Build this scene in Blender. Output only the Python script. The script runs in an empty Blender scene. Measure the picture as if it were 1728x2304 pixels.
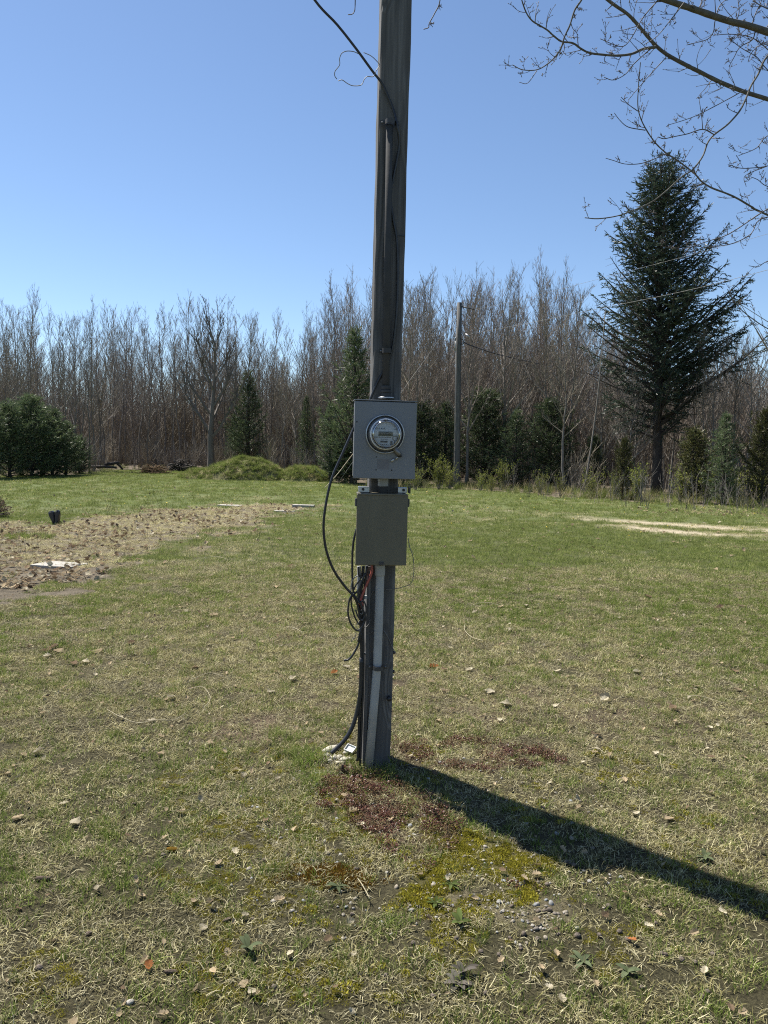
import bpy, bmesh, math, random
import numpy as np
from mathutils import Vector, Matrix
R = math.radians
scene = bpy.context.scene
C = scene.collection

# ------------------------------------------------------------------ camera, sky, sun, exposure
CAM_H, FPX, PITCH, ROLL = 1.452, 1731.0, R(4.69), R(1.0)
W0, H0 = 1728.0, 2304.0
cam_data = bpy.data.cameras.new('camera')
cam = bpy.data.objects.new('camera', cam_data); C.objects.link(cam)
cam_data.sensor_fit = 'VERTICAL'; cam_data.sensor_height = 36.0
cam_data.lens = 36.0 * FPX / H0
cam_data.clip_start = 0.05; cam_data.clip_end = 6000
CAM_R = Matrix.Rotation(math.pi / 2 - PITCH, 3, 'X') @ Matrix.Rotation(ROLL, 3, 'Z')
cam.matrix_world = Matrix.Translation((0, 0, CAM_H)) @ CAM_R.to_4x4()
scene.camera = cam

SUN_EL, SUN_AZ = R(57.0), math.atan2(-0.751, 0.660)          # azimuth measured from +Y towards +X
S = Vector((math.sin(SUN_AZ) * math.cos(SUN_EL), math.cos(SUN_AZ) * math.cos(SUN_EL), math.sin(SUN_EL)))
world = bpy.data.worlds.new('World'); scene.world = world; world.use_nodes = True
nt = world.node_tree; nt.nodes.clear()
sky = nt.nodes.new('ShaderNodeTexSky'); sky.sky_type = 'NISHITA'; sky.sun_disc = False
sky.sun_elevation = SUN_EL; sky.sun_rotation = SUN_AZ
sky.altitude = 200; sky.air_density = 0.9; sky.dust_density = 0.15; sky.ozone_density = 3.4
bg = nt.nodes.new('ShaderNodeBackground'); bg.inputs['Strength'].default_value = 0.080
out = nt.nodes.new('ShaderNodeOutputWorld')
nt.links.new(sky.outputs[0], bg.inputs[0]); nt.links.new(bg.outputs[0], out.inputs[0])
sun_d = bpy.data.lights.new('sun', 'SUN'); sun_d.energy = 5.0; sun_d.angle = R(0.53); sun_d.color = (1.0, 0.95, 0.87)
sun = bpy.data.objects.new('sun', sun_d); C.objects.link(sun)
sun.rotation_euler = (-S).to_track_quat('-Z', 'Y').to_euler(); sun.location = (-6, 6, 12)
scene.view_settings.view_transform = 'Standard'; scene.view_settings.look = 'None'
scene.view_settings.exposure = 0.95; scene.view_settings.gamma = 1.0; scene.view_settings.use_curve_mapping = False
scene.render.engine = 'CYCLES'
scene.cycles.use_denoising = False; scene.cycles.filter_width = 1.1; scene.cycles.sample_clamp_indirect = 4.0
scene.cycles.max_bounces = 6; scene.cycles.transparent_max_bounces = 8

# ------------------------------------------------------------------ photograph pixel -> place
def ray(x, y):
    return (CAM_R @ Vector(((x - W0 / 2) / FPX, -(y - H0 / 2) / FPX, -1.0))).normalized()
def ground(x, y):
    d = ray(x, y); t = -CAM_H / d.z
    return Vector((d.x * t, d.y * t, 0.0))
def at(x, y, Y):
    d = ray(x, y); t = Y / d.y
    return Vector((d.x * t, Y, CAM_H + d.z * t))

# ------------------------------------------------------------------ noise and ground shape
def _hash(ix, iy, s):
    h = (ix * 374761393 + iy * 668265263 + s * 974634217) & 0xffffffff
    h = ((h ^ (h >> 13)) * 1274126177) & 0xffffffff
    return ((h ^ (h >> 16)) & 0xffff) / 65535.0
def vnoise(x, y, s=0):
    x = np.asarray(x, float); y = np.asarray(y, float)
    ix = np.floor(x).astype(np.int64); iy = np.floor(y).astype(np.int64)
    fx = x - ix; fy = y - iy
    fx = fx * fx * (3 - 2 * fx); fy = fy * fy * (3 - 2 * fy)
    a = _hash(ix, iy, s); b = _hash(ix + 1, iy, s); c = _hash(ix, iy + 1, s); d = _hash(ix + 1, iy + 1, s)
    return (a * (1 - fx) + b * fx) * (1 - fy) + (c * (1 - fx) + d * fx) * fy
def fbm(x, y, s=0, o=3):
    t = 0; a = 0.5; n = 0
    for k in range(o):
        t = t + a * vnoise(np.asarray(x) * 2 ** k, np.asarray(y) * 2 ** k, s + k); n += a; a *= 0.5
    return t / n
def gz(x, y):
    x = np.asarray(x, float); y = np.asarray(y, float)
    near = np.clip(1 - (np.hypot(x, y) - 9) / 8, 0, 1)
    return (fbm(x / 0.28, y / 0.28, 5) - 0.5) * 0.026 * near + (fbm(x / 3.0, y / 3.0, 9) - 0.5) * 0.05
def gzf(x, y): return float(gz(x, y))
def on_ground(px, py, dz=0.0):
    p = ground(px, py); return Vector((p.x, p.y, gzf(p.x, p.y) + dz))

def inside(poly, x, y):
    r = np.zeros(np.shape(x), bool); n = len(poly); j = n - 1
    for i in range(n):
        xi, yi = poly[i]; xj, yj = poly[j]
        c = ((yi > y) != (yj > y)) & (x < (xj - xi) * (y - yi) / (yj - yi + 1e-12) + xi)
        r ^= c; j = i
    return r
def seg_dist(line, x, y):
    d = np.full(np.shape(x), 1e9)
    for (ax, ay), (bx, by) in zip(line[:-1], line[1:]):
        dx, dy = bx - ax, by - ay
        t = np.clip(((x - ax) * dx + (y - ay) * dy) / (dx * dx + dy * dy), 0, 1)
        d = np.minimum(d, np.hypot(x - ax - t * dx, y - ay - t * dy))
    return d
def gp(pts): return [(ground(*p).x, ground(*p).y) for p in pts]

GARDEN = gp([(-500, 1176), (0, 1170), (150, 1178), (330, 1152), (450, 1138), (640, 1132), (715, 1139), (690, 1152), (560, 1180),
             (440, 1216), (330, 1250), (200, 1304), (60, 1352), (-500, 1440)])
EDGE_PX = [(-1600, 1092), (-700, 1080), (-100, 1074), (0, 1071), (200, 1068), (260, 1056), (420, 1058), (560, 1066), (740, 1086), (800, 1090),
           (930, 1098), (1050, 1102), (1150, 1108), (1300, 1119), (1480, 1132), (1728, 1146), (1950, 1160), (2600, 1200)]
EDGE = gp(EDGE_PX)
FOREST = EDGE + [(900, EDGE[-1][1]), (900, 900), (-900, 900), (-900, EDGE[0][1])]
TRACK = [gp([(1330, 1168), (1400, 1173), (1500, 1180), (1640, 1190), (1900, 1200)]), gp([(1400, 1186), (1500, 1196), (1650, 1207), (1900, 1216)]),
         gp([(930, 1125), (1100, 1142), (1250, 1160)])]
MOSS = gp([(880, 1905), (960, 1870), (1060, 1850), (1130, 1850), (1200, 1880), (1290, 1915), (1290, 1960), (1200, 2000), (1090, 2030), (960, 2040), (800, 2010), (700, 1985), (720, 1955)])
SEDUM = [gp([(715, 1760), (800, 1748), (900, 1752), (1000, 1790), (1030, 1850), (1010, 1905), (940, 1930), (860, 1905), (800, 1860), (730, 1800)]),
         gp([(885, 1690), (960, 1665), (1080, 1665), (1170, 1690), (1150, 1722), (1010, 1745), (920, 1725)]),
         gp([(1160, 1965), (1230, 1960), (1245, 1990), (1180, 1998)]), gp([(1090, 1700), (1200, 1690), (1260, 1720), (1180, 1740)])]
GRAVEL = gp([(860, 1990), (900, 1925), (960, 1905), (1010, 1940), (1110, 1960), (1290, 1985), (1390, 2010), (1350, 2060), (1180, 2070), (1010, 2080), (880, 2060)])
def masks(x, y):
    x = np.asarray(x, float); y = np.asarray(y, float)
    d = np.hypot(x, y)
    jx = (fbm(x / 0.5, y / 0.5, 31) - 0.5); jy = (fbm(x / 0.5, y / 0.5, 41) - 0.5)
    k = np.clip(d / 6, 0.25, 3.0)
    qx, qy = x + jx * k, y + jy * k
    m = {}
    m['garden'] = inside(GARDEN, qx, qy) * 1.0
    m['forest'] = inside(FOREST, qx, qy) * 1.0
    m['moss'] = inside(MOSS, x + jx * 0.35, y + jy * 0.35) * np.clip((fbm(x / 0.16, y / 0.16, 55) - 0.36) * 6, 0, 1)
    m['sedum'] = sum(inside(p, x + jx * 0.3, y + jy * 0.3) * 1.0 for p in SEDUM).clip(0, 1) * np.clip((fbm(x / 0.14, y / 0.14, 65) - 0.36) * 6, 0, 1)
    m['gravel'] = inside(GRAVEL, x + jx * 0.5, y + jy * 0.5) * 1.0
    tr = np.minimum(seg_dist(TRACK[0], x, y), seg_dist(TRACK[1], x, y))
    m['track'] = np.clip(1.3 - tr / 0.5, 0, 1) * np.clip((fbm(x / 0.9, y / 0.4, 75) - 0.2) * 3.5, 0.4, 1)
    m['track'] = np.maximum(m['track'], 0.25 * np.clip(1.2 - seg_dist(TRACK[2], x, y) / 0.6, 0, 1) * np.clip((fbm(x / 0.9, y / 0.5, 77) - 0.35) * 4, 0, 1))
    base = np.interp(d, [2, 3.5, 4.6, 6.0, 7.2, 9, 13, 20, 40], [0.43, 0.41, 0.35, 0.60, 0.88, 0.80, 0.82, 0.92, 0.92])
    right = np.clip((x - 0.8) / 3.0, -0.5, 0.6) * np.interp(d, [4, 5.5, 9, 14], [0.0, 0.42, 0.30, 0.0])
    big = (fbm(x / 1.1, y / 1.1, 85) - 0.5) * np.interp(d, [2, 8, 40], [0.75, 0.9, 0.35]) + (fbm(x / 4.0, y / 2.0, 95) - 0.5) * 0.5
    m['green'] = np.clip(base + right + big - m['track'] * 0.8, 0.02, 1)
    dx, dy = x - ground(1180, 1590).x, y - ground(1180, 1590).y
    m['bare'] = np.clip(1.1 - np.hypot(dx / 1.5, dy / 0.75), 0, 1)
    dx, dy = x - ground(590, 1640).x, y - ground(590, 1640).y
    m['bare'] = np.maximum(m['bare'], 1.1 * np.clip(1.3 - np.hypot(dx / 0.33, dy / 0.3), 0, 1))
    m['bare'] = m['bare'] * np.clip((fbm(x / 0.3, y / 0.3, 15) - 0.25) * 3, 0, 1)
    m['d'] = d
    return m

# ------------------------------------------------------------------ materials
def new_mat(name):
    m = bpy.data.materials.new(name); m.use_nodes = True; t = m.node_tree; t.nodes.clear()
    o = t.nodes.new('ShaderNodeOutputMaterial'); return m, t, o
def ramp_noise(t, scale, detail=4, rough=0.6, stretch=None, coord='Object', lo=0.3, hi=0.7):
    tc = t.nodes.new('ShaderNodeTexCoord'); n = t.nodes.new('ShaderNodeTexNoise')
    n.inputs['Scale'].default_value = scale; n.inputs['Detail'].default_value = detail; n.inputs['Roughness'].default_value = rough
    src = tc.outputs[coord]
    if stretch:
        mp = t.nodes.new('ShaderNodeMapping'); mp.inputs['Scale'].default_value = stretch
        t.links.new(src, mp.inputs[0]); src = mp.outputs[0]
    t.links.new(src, n.inputs['Vector'])
    mr = t.nodes.new('ShaderNodeMapRange'); mr.inputs[1].default_value = lo; mr.inputs[2].default_value = hi
    t.links.new(n.outputs[0], mr.inputs[0]); return mr.outputs[0], n.outputs[0]
def mixc(t, fac, a, b):
    x = t.nodes.new('ShaderNodeMix'); x.data_type = 'RGBA'
    if isinstance(fac, float): x.inputs[0].default_value = fac
    else: t.links.new(fac, x.inputs[0])
    for i, v in ((6, a), (7, b)):
        if isinstance(v, tuple): x.inputs[i].default_value = (*v, 1)
        else: t.links.new(v, x.inputs[i])
    return x.outputs[2]
def pmat(name, c1, c2=None, scale=8, rough=0.7, metal=0.0, bump=0.0, bscale=60, stretch=None, spec=0.5, coat=0.0, detail=5):
    m, t, o = new_mat(name); b = t.nodes.new('ShaderNodeBsdfPrincipled'); t.links.new(b.outputs[0], o.inputs[0])
    c2 = c2 or tuple(v * 0.75 for v in c1)
    f, _ = ramp_noise(t, scale, detail, stretch=stretch)
    t.links.new(mixc(t, f, c1, c2), b.inputs['Base Color'])
    b.inputs['Roughness'].default_value = rough; b.inputs['Metallic'].default_value = metal
    b.inputs['Specular IOR Level'].default_value = spec; b.inputs['Coat Weight'].default_value = coat
    if bump:
        _, h = ramp_noise(t, bscale, 5, stretch=stretch); bp = t.nodes.new('ShaderNodeBump')
        bp.inputs['Strength'].default_value = bump; bp.inputs['Distance'].default_value = 0.01
        t.links.new(h, bp.inputs['Height']); t.links.new(bp.outputs[0], b.inputs['Normal'])
    return m
def leafmat(name, c1, c2, c3=None, transl=0.3, nscale=3.0, gloss=0.0):
    """diffuse and translucent; colour differs from clump to clump"""
    m, t, o = new_mat(name)
    oi = t.nodes.new('ShaderNodeObjectInfo'); f, _ = ramp_noise(t, nscale, 3, coord='Object')
    geo = t.nodes.new('ShaderNodeNewGeometry')
    c = mixc(t, f, c1, c2)
    if c3:
        mr = t.nodes.new('ShaderNodeMapRange'); mr.inputs[1].default_value = 0.35; mr.inputs[2].default_value = 1.0
        t.links.new(geo.outputs['Random Per Island'], mr.inputs[0]); c = mixc(t, mr.outputs[0], c, c3)
    hs = t.nodes.new('ShaderNodeHueSaturation'); mv = t.nodes.new('ShaderNodeMapRange')
    mv.inputs[3].default_value = 0.7; mv.inputs[4].default_value = 1.3
    t.links.new(oi.outputs['Random'], mv.inputs[0]); t.links.new(mv.outputs[0], hs.inputs['Value']); t.links.new(c, hs.inputs['Color'])
    d = t.nodes.new('ShaderNodeBsdfDiffuse'); tr = t.nodes.new('ShaderNodeBsdfTranslucent'); mx = t.nodes.new('ShaderNodeMixShader')
    mx.inputs[0].default_value = transl
    t.links.new(hs.outputs[0], d.inputs[0]); t.links.new(hs.outputs[0], tr.inputs[0])
    t.links.new(d.outputs[0], mx.inputs[1]); t.links.new(tr.outputs[0], mx.inputs[2]); last = mx.outputs[0]
    if gloss:
        g = t.nodes.new('ShaderNodeBsdfGlossy'); g.inputs['Roughness'].default_value = 0.4
        m2 = t.nodes.new('ShaderNodeMixShader'); m2.inputs[0].default_value = gloss
        t.links.new(last, m2.inputs[1]); t.links.new(g.outputs[0], m2.inputs[2]); last = m2.outputs[0]
    t.links.new(last, o.inputs[0]); return m

def ground_mat():
    m, t, o = new_mat('ground'); b = t.nodes.new('ShaderNodeBsdfPrincipled'); t.links.new(b.outputs[0], o.inputs[0])
    at_ = t.nodes.new('ShaderNodeAttribute'); at_.attribute_name = 'surface'
    f1, h1 = ramp_noise(t, 110, 8, 0.85, lo=0.38, hi=0.64)
    f2, h2 = ramp_noise(t, 9, 5, 0.7, lo=0.35, hi=0.65)
    dk = mixc(t, 0.0, (0, 0, 0), (0, 0, 0))
    v1 = t.nodes.new('ShaderNodeMapRange'); v1.inputs[3].default_value = 0.35; v1.inputs[4].default_value = 1.75; t.links.new(f1, v1.inputs[0])
    v2 = t.nodes.new('ShaderNodeMapRange'); v2.inputs[3].default_value = 0.78; v2.inputs[4].default_value = 1.2; t.links.new(f2, v2.inputs[0])
    mu = t.nodes.new('ShaderNodeMath'); mu.operation = 'MULTIPLY'; t.links.new(v1.outputs[0], mu.inputs[0]); t.links.new(v2.outputs[0], mu.inputs[1])
    vm = t.nodes.new('ShaderNodeVectorMath'); vm.operation = 'SCALE'
    t.links.new(at_.outputs['Color'], vm.inputs[0]); t.links.new(mu.outputs[0], vm.inputs['Scale'])
    t.links.new(vm.outputs[0], b.inputs['Base Color']); b.inputs['Roughness'].default_value = 0.95; b.inputs['Specular IOR Level'].default_value = 0.15
    bp = t.nodes.new('ShaderNodeBump'); bp.inputs['Strength'].default_value = 1.0; bp.inputs['Distance'].default_value = 0.012
    t.links.new(h1, bp.inputs['Height']); t.links.new(bp.outputs[0], b.inputs['Normal'])
    return m

def wood_mat():
    m, t, o = new_mat('weathered_timber'); b = t.nodes.new('ShaderNodeBsdfPrincipled'); t.links.new(b.outputs[0], o.inputs[0])
    tc = t.nodes.new('ShaderNodeTexCoord'); mp = t.nodes.new('ShaderNodeMapping'); mp.inputs['Scale'].default_value = (1, 1, 0.07)
    nz = t.nodes.new('ShaderNodeTexNoise'); nz.inputs['Scale'].default_value = 9; nz.inputs['Detail'].default_value = 3
    t.links.new(tc.outputs['Object'], mp.inputs[0]); t.links.new(mp.outputs[0], nz.inputs['Vector'])
    # knots: cells along the face bend the growth rings round them
    mk = t.nodes.new('ShaderNodeMapping'); mk.inputs['Scale'].default_value = (9, 0.01, 2.1); t.links.new(tc.outputs['Object'], mk.inputs[0])
    vo = t.nodes.new('ShaderNodeTexVoronoi'); vo.inputs['Scale'].default_value = 1.0; vo.inputs['Randomness'].default_value = 0.9; t.links.new(mk.outputs[0], vo.inputs['Vector'])
    kr = t.nodes.new('ShaderNodeMapRange'); kr.inputs[1].default_value = 0.0; kr.inputs[2].default_value = 0.45; kr.inputs[3].default_value = 1.0; kr.inputs[4].default_value = 0.0
    t.links.new(vo.outputs['Distance'], kr.inputs[0])
    a1 = t.nodes.new('ShaderNodeMath'); a1.operation = 'MULTIPLY_ADD'; a1.inputs[1].default_value = 9.0; t.links.new(nz.outputs[0], a1.inputs[0])
    k2 = t.nodes.new('ShaderNodeMath'); k2.operation = 'MULTIPLY'; k2.inputs[1].default_value = 4.5; t.links.new(kr.outputs[0], k2.inputs[0]); t.links.new(k2.outputs[0], a1.inputs[2])
    si = t.nodes.new('ShaderNodeMath'); si.operation = 'SINE'; ml = t.nodes.new('ShaderNodeMath'); ml.operation = 'MULTIPLY'; ml.inputs[1].default_value = 6.0
    t.links.new(a1.outputs[0], ml.inputs[0]); t.links.new(ml.outputs[0], si.inputs[0])
    rr = t.nodes.new('ShaderNodeMapRange'); rr.inputs[1].default_value = -1; rr.inputs[2].default_value = 1; t.links.new(si.outputs[0], rr.inputs[0])
    f, h = ramp_noise(t, 60, 6, stretch=(1, 1, 0.03), lo=0.3, hi=0.7)
    c = mixc(t, rr.outputs[0], (0.105, 0.102, 0.097), (0.185, 0.179, 0.169))
    c = mixc(t, f, (0.078, 0.075, 0.071), c)
    kk = t.nodes.new('ShaderNodeMapRange'); kk.inputs[1].default_value = 0.0; kk.inputs[2].default_value = 0.14; kk.inputs[3].default_value = 0.8; kk.inputs[4].default_value = 0.0
    t.links.new(vo.outputs['Distance'], kk.inputs[0]); c = mixc(t, kk.outputs[0], c, (0.045, 0.036, 0.028))
    t.links.new(c, b.inputs['Base Color']); b.inputs['Roughness'].default_value = 0.85; b.inputs['Specular IOR Level'].default_value = 0.25
    ad = t.nodes.new('ShaderNodeMath'); ad.operation = 'ADD'; t.links.new(h, ad.inputs[0]); t.links.new(rr.outputs[0], ad.inputs[1])
    bp = t.nodes.new('ShaderNodeBump'); bp.inputs['Strength'].default_value = 0.6; bp.inputs['Distance'].default_value = 0.004
    t.links.new(ad.outputs[0], bp.inputs['Height']); t.links.new(bp.outputs[0], b.inputs['Normal'])
    return m

M = {}
M['ground'] = ground_mat()
M['timber'] = wood_mat()
M['box_grey'] = pmat('grey_enamel', (0.182, 0.190, 0.203), (0.160, 0.167, 0.176), 9, 0.42, 0.0, 0.0, 220, (1, 1, 0.22), spec=0.5)
M['box_olive'] = pmat('olive_brown_enamel', (0.135, 0.122, 0.083), (0.108, 0.098, 0.068), 9, 0.45, 0.0, 0.0, 220, (1, 1, 0.22), spec=0.45)
M['galv'] = pmat('galvanised_steel', (0.52, 0.53, 0.54), (0.38, 0.39, 0.40), 30, 0.38, 0.9)
M['dull_metal'] = pmat('dull_metal', (0.24, 0.24, 0.24), (0.17, 0.165, 0.16), 30, 0.5, 0.7)
M['conduit'] = pmat('grey_conduit', (0.072, 0.071, 0.070), (0.056, 0.056, 0.055), 12, 0.9, 0.0, 0.08, 80, spec=0.12)
M['pvc'] = pmat('grey_pvc', (0.38, 0.385, 0.375), (0.31, 0.31, 0.295), 6, 0.55, 0.0, 0.05, 60)
M['strap'] = pmat('dark_strap', (0.075, 0.075, 0.075), (0.05, 0.048, 0.045), 40, 0.6, 0.3)
M['rubber'] = pmat('black_rubber', (0.016, 0.016, 0.018), (0.028, 0.028, 0.03), 30, 0.42)
M['red'] = pmat('faded_red_sheath', (0.42, 0.10, 0.075), (0.30, 0.085, 0.065), 30, 0.5)
M['wire'] = pmat('bare_wire', (0.26, 0.255, 0.24), (0.18, 0.175, 0.165), 60, 0.6, 0.2)
M['white_plastic'] = pmat('meter_face', (0.60, 0.61, 0.60), (0.55, 0.56, 0.55), 6, 0.4)
M['rim'] = pmat('sunlit_rim', (0.85, 0.86, 0.87), (0.78, 0.79, 0.80), 6, 0.25)  # sunlight through the meter glass is put into the bezel's colour
M['print'] = pmat('black_print', (0.03, 0.03, 0.03), (0.04, 0.04, 0.04), 6, 0.6)
M['print_grey'] = pmat('grey_print', (0.20, 0.20, 0.20), (0.17, 0.17, 0.17), 6, 0.6)
M['lcd'] = pmat('dark_display', (0.075, 0.078, 0.07), (0.06, 0.062, 0.058), 20, 0.25)
M['seal'] = pmat('pinkish_residue', (0.165, 0.158, 0.164), (0.145, 0.146, 0.155), 30, 0.6)
M['bark'] = pmat('grey_brown_bark', (0.19, 0.17, 0.145), (0.105, 0.092, 0.078), 9, 0.9, 0, 0.5, 40, (1, 1, 0.25))
M['bark_pale'] = pmat('pale_grey_bark', (0.23, 0.21, 0.18), (0.12, 0.105, 0.09), 9, 0.9, 0, 0.4, 40, (1, 1, 0.25))
M['twig'] = pmat('grey_brown_twigs', (0.27, 0.24, 0.20), (0.19, 0.165, 0.137), 3, 0.85)
M['twig_red'] = pmat('reddish_twigs', (0.275, 0.225, 0.18), (0.19, 0.155, 0.125), 3, 0.85)
M['twig_tan'] = pmat('tan_twigs', (0.27, 0.235, 0.175), (0.19, 0.16, 0.115), 3, 0.85)
M['limb'] = pmat('dark_lichened_bark', (0.085, 0.075, 0.062), (0.14, 0.135, 0.11), 22, 0.9, 0, 0.5, 70)
M['twig_near'] = pmat('dark_budding_twig', (0.075, 0.062, 0.055), (0.12, 0.105, 0.095), 14, 0.7)
M['conifer_bark'] = pmat('dark_conifer_bark', (0.06, 0.05, 0.042), (0.035, 0.03, 0.026), 9, 0.95, 0, 0.6, 30)
M['spruce'] = leafmat('spruce_needles', (0.028, 0.048, 0.033), (0.044, 0.068, 0.044), (0.075, 0.088, 0.055), 0.18, 0.6, 0.03)
M['pine'] = leafmat('pine_needles', (0.048, 0.078, 0.040), (0.082, 0.116, 0.055), (0.14, 0.17, 0.078), 0.3, 0.8, 0.03)
M['cedar'] = leafmat('cedar_scales', (0.024, 0.043, 0.025), (0.04, 0.062, 0.033), (0.05, 0.07, 0.035), 0.15, 0.8, 0.02)
M['cedar_bronze'] = leafmat('bronzed_cedar_scales', (0.06, 0.075, 0.028), (0.085, 0.085, 0.032), (0.10, 0.09, 0.04), 0.2, 0.8, 0.02)
M['spring_leaf'] = leafmat('new_spring_leaves', (0.19, 0.23, 0.05), (0.25, 0.27, 0.065), (0.16, 0.17, 0.055), 0.45, 1.0)
M['grass_green'] = leafmat('green_grass', (0.092, 0.140, 0.025), (0.150, 0.205, 0.042), (0.33, 0.35, 0.125), 0.42, 6)
M['grass_dry'] = leafmat('dry_grass', (0.19, 0.166, 0.066), (0.345, 0.31, 0.145), (0.70, 0.64, 0.39), 0.3, 8)
M['thatch'] = leafmat('thatch', (0.13, 0.114, 0.062), (0.225, 0.20, 0.115), (0.46, 0.42, 0.27), 0.22, 8)
M['grass_far'] = leafmat('lawn_grass', (0.102, 0.150, 0.033), (0.155, 0.198, 0.050), (0.29, 0.30, 0.115), 0.38, 4)
M['moss'] = leafmat('yellow_moss', (0.30, 0.265, 0.03), (0.20, 0.195, 0.03), (0.38, 0.33, 0.06), 0.3, 6)
M['moss_rust'] = leafmat('rusty_moss', (0.20, 0.10, 0.02), (0.14, 0.085, 0.02), (0.22, 0.15, 0.03), 0.2, 6)
M['sedum'] = leafmat('red_stonecrop', (0.115, 0.036, 0.026), (0.075, 0.027, 0.02), (0.19, 0.10, 0.06), 0.2, 12, 0.03)
M['sedum_tan'] = leafmat('tan_stonecrop', (0.16, 0.10, 0.055), (0.12, 0.10, 0.045), (0.20, 0.14, 0.08), 0.2, 12)
M['leaf_tan'] = leafmat('dry_tan_leaf', (0.32, 0.245, 0.15), (0.42, 0.34, 0.225), None, 0.25, 14)
M['leaf_pale'] = leafmat('bleached_leaf', (0.52, 0.46, 0.34), (0.275, 0.24, 0.155), None, 0.25, 14)
M['leaf_brown'] = leafmat('brown_leaf', (0.115, 0.080, 0.050), (0.20, 0.145, 0.095), None, 0.2, 14)
M['leaf_orange'] = leafmat('orange_brown_leaf', (0.33, 0.135, 0.05), (0.24, 0.10, 0.045), None, 0.25, 14)
M['stalk'] = pmat('pale_stalk', (0.44, 0.39, 0.25), (0.32, 0.27, 0.165), 20, 0.7)
M['dead_stalk'] = pmat('dark_dead_stalk', (0.11, 0.085, 0.06), (0.17, 0.13, 0.09), 9, 0.9)
M['paver'] = pmat('pale_concrete', (0.42, 0.395, 0.345), (0.25, 0.23, 0.195), 12, 0.9, 0, 0.4, 60)
M['foam'] = pmat('pale_crumbled_mortar', (0.47, 0.44, 0.35), (0.31, 0.28, 0.215), 25, 0.95, 0, 0.8, 60)
M['black_plastic'] = pmat('black_plastic', (0.012, 0.012, 0.014), (0.022, 0.022, 0.024), 20, 0.4)
M['rust'] = pmat('rusty_stub', (0.09, 0.055, 0.035), (0.05, 0.033, 0.025), 40, 0.85, 0.2, 0.4, 90)
M['nut'] = pmat('grey_brown_husk', (0.17, 0.135, 0.10), (0.06, 0.046, 0.035), 90, 0.8, 0, 0.6, 160)
M['weed'] = leafmat('grey_green_weed', (0.085, 0.105, 0.055), (0.115, 0.135, 0.075), None, 0.25, 14)
M['weed_green'] = leafmat('fresh_green_weed', (0.085, 0.115, 0.035), (0.115, 0.145, 0.05), None, 0.35, 14)
M['weed_plum'] = leafmat('plum_grey_weed', (0.10, 0.085, 0.075), (0.13, 0.125, 0.10), None, 0.2, 14)
M['bark_chip'] = pmat('dark_bark_chip', (0.10, 0.07, 0.045), (0.055, 0.04, 0.03), 30, 0.9, 0, 0.6, 80)
M['dandelion'] = pmat('yellow_flower', (0.70, 0.55, 0.05), (0.60, 0.42, 0.03), 30, 0.7)
def gravel_mat():
    m, t, o = new_mat('mixed_gravel'); b = t.nodes.new('ShaderNodeBsdfPrincipled'); t.links.new(b.outputs[0], o.inputs[0])
    oi = t.nodes.new('ShaderNodeObjectInfo'); cr = t.nodes.new('ShaderNodeValToRGB'); e = cr.color_ramp.elements
    e[0].color = (0.17, 0.15, 0.125, 1); e[1].color = (0.42, 0.40, 0.355, 1)
    for p, c in ((0.25, (0.27, 0.225, 0.16, 1)), (0.5, (0.30, 0.32, 0.33, 1)), (0.7, (0.34, 0.285, 0.205, 1))):
        x = e.new(p); x.color = c
    t.links.new(oi.outputs['Random'], cr.inputs[0]); f, _ = ramp_noise(t, 50, 4)
    mx = t.nodes.new('ShaderNodeMix'); mx.data_type = 'RGBA'; mx.blend_type = 'MULTIPLY'; mx.inputs[0].default_value = 0.4
    t.links.new(cr.outputs[0], mx.inputs[6]); t.links.new(f, mx.inputs[7]); t.links.new(mx.outputs[2], b.inputs['Base Color']); b.inputs['Roughness'].default_value = 0.8
    return m
M['gravel'] = gravel_mat()
def dome_mat():
    m, t, o = new_mat('clear_dome'); tr = t.nodes.new('ShaderNodeBsdfTransparent'); g = t.nodes.new('ShaderNodeBsdfGlossy'); lw = t.nodes.new('ShaderNodeLayerWeight'); mx = t.nodes.new('ShaderNodeMixShader')
    f, _ = ramp_noise(t, 8, 2); t.links.new(mixc(t, f, (0.93, 0.94, 0.95), (0.89, 0.90, 0.91)), tr.inputs[0]); g.inputs['Roughness'].default_value = 0.06
    lw.inputs['Blend'].default_value = 0.25; t.links.new(lw.outputs['Fresnel'], mx.inputs[0]); t.links.new(tr.outputs[0], mx.inputs[1]); t.links.new(g.outputs[0], mx.inputs[2]); t.links.new(mx.outputs[0], o.inputs[0]); return m
M['dome'] = dome_mat()

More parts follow.
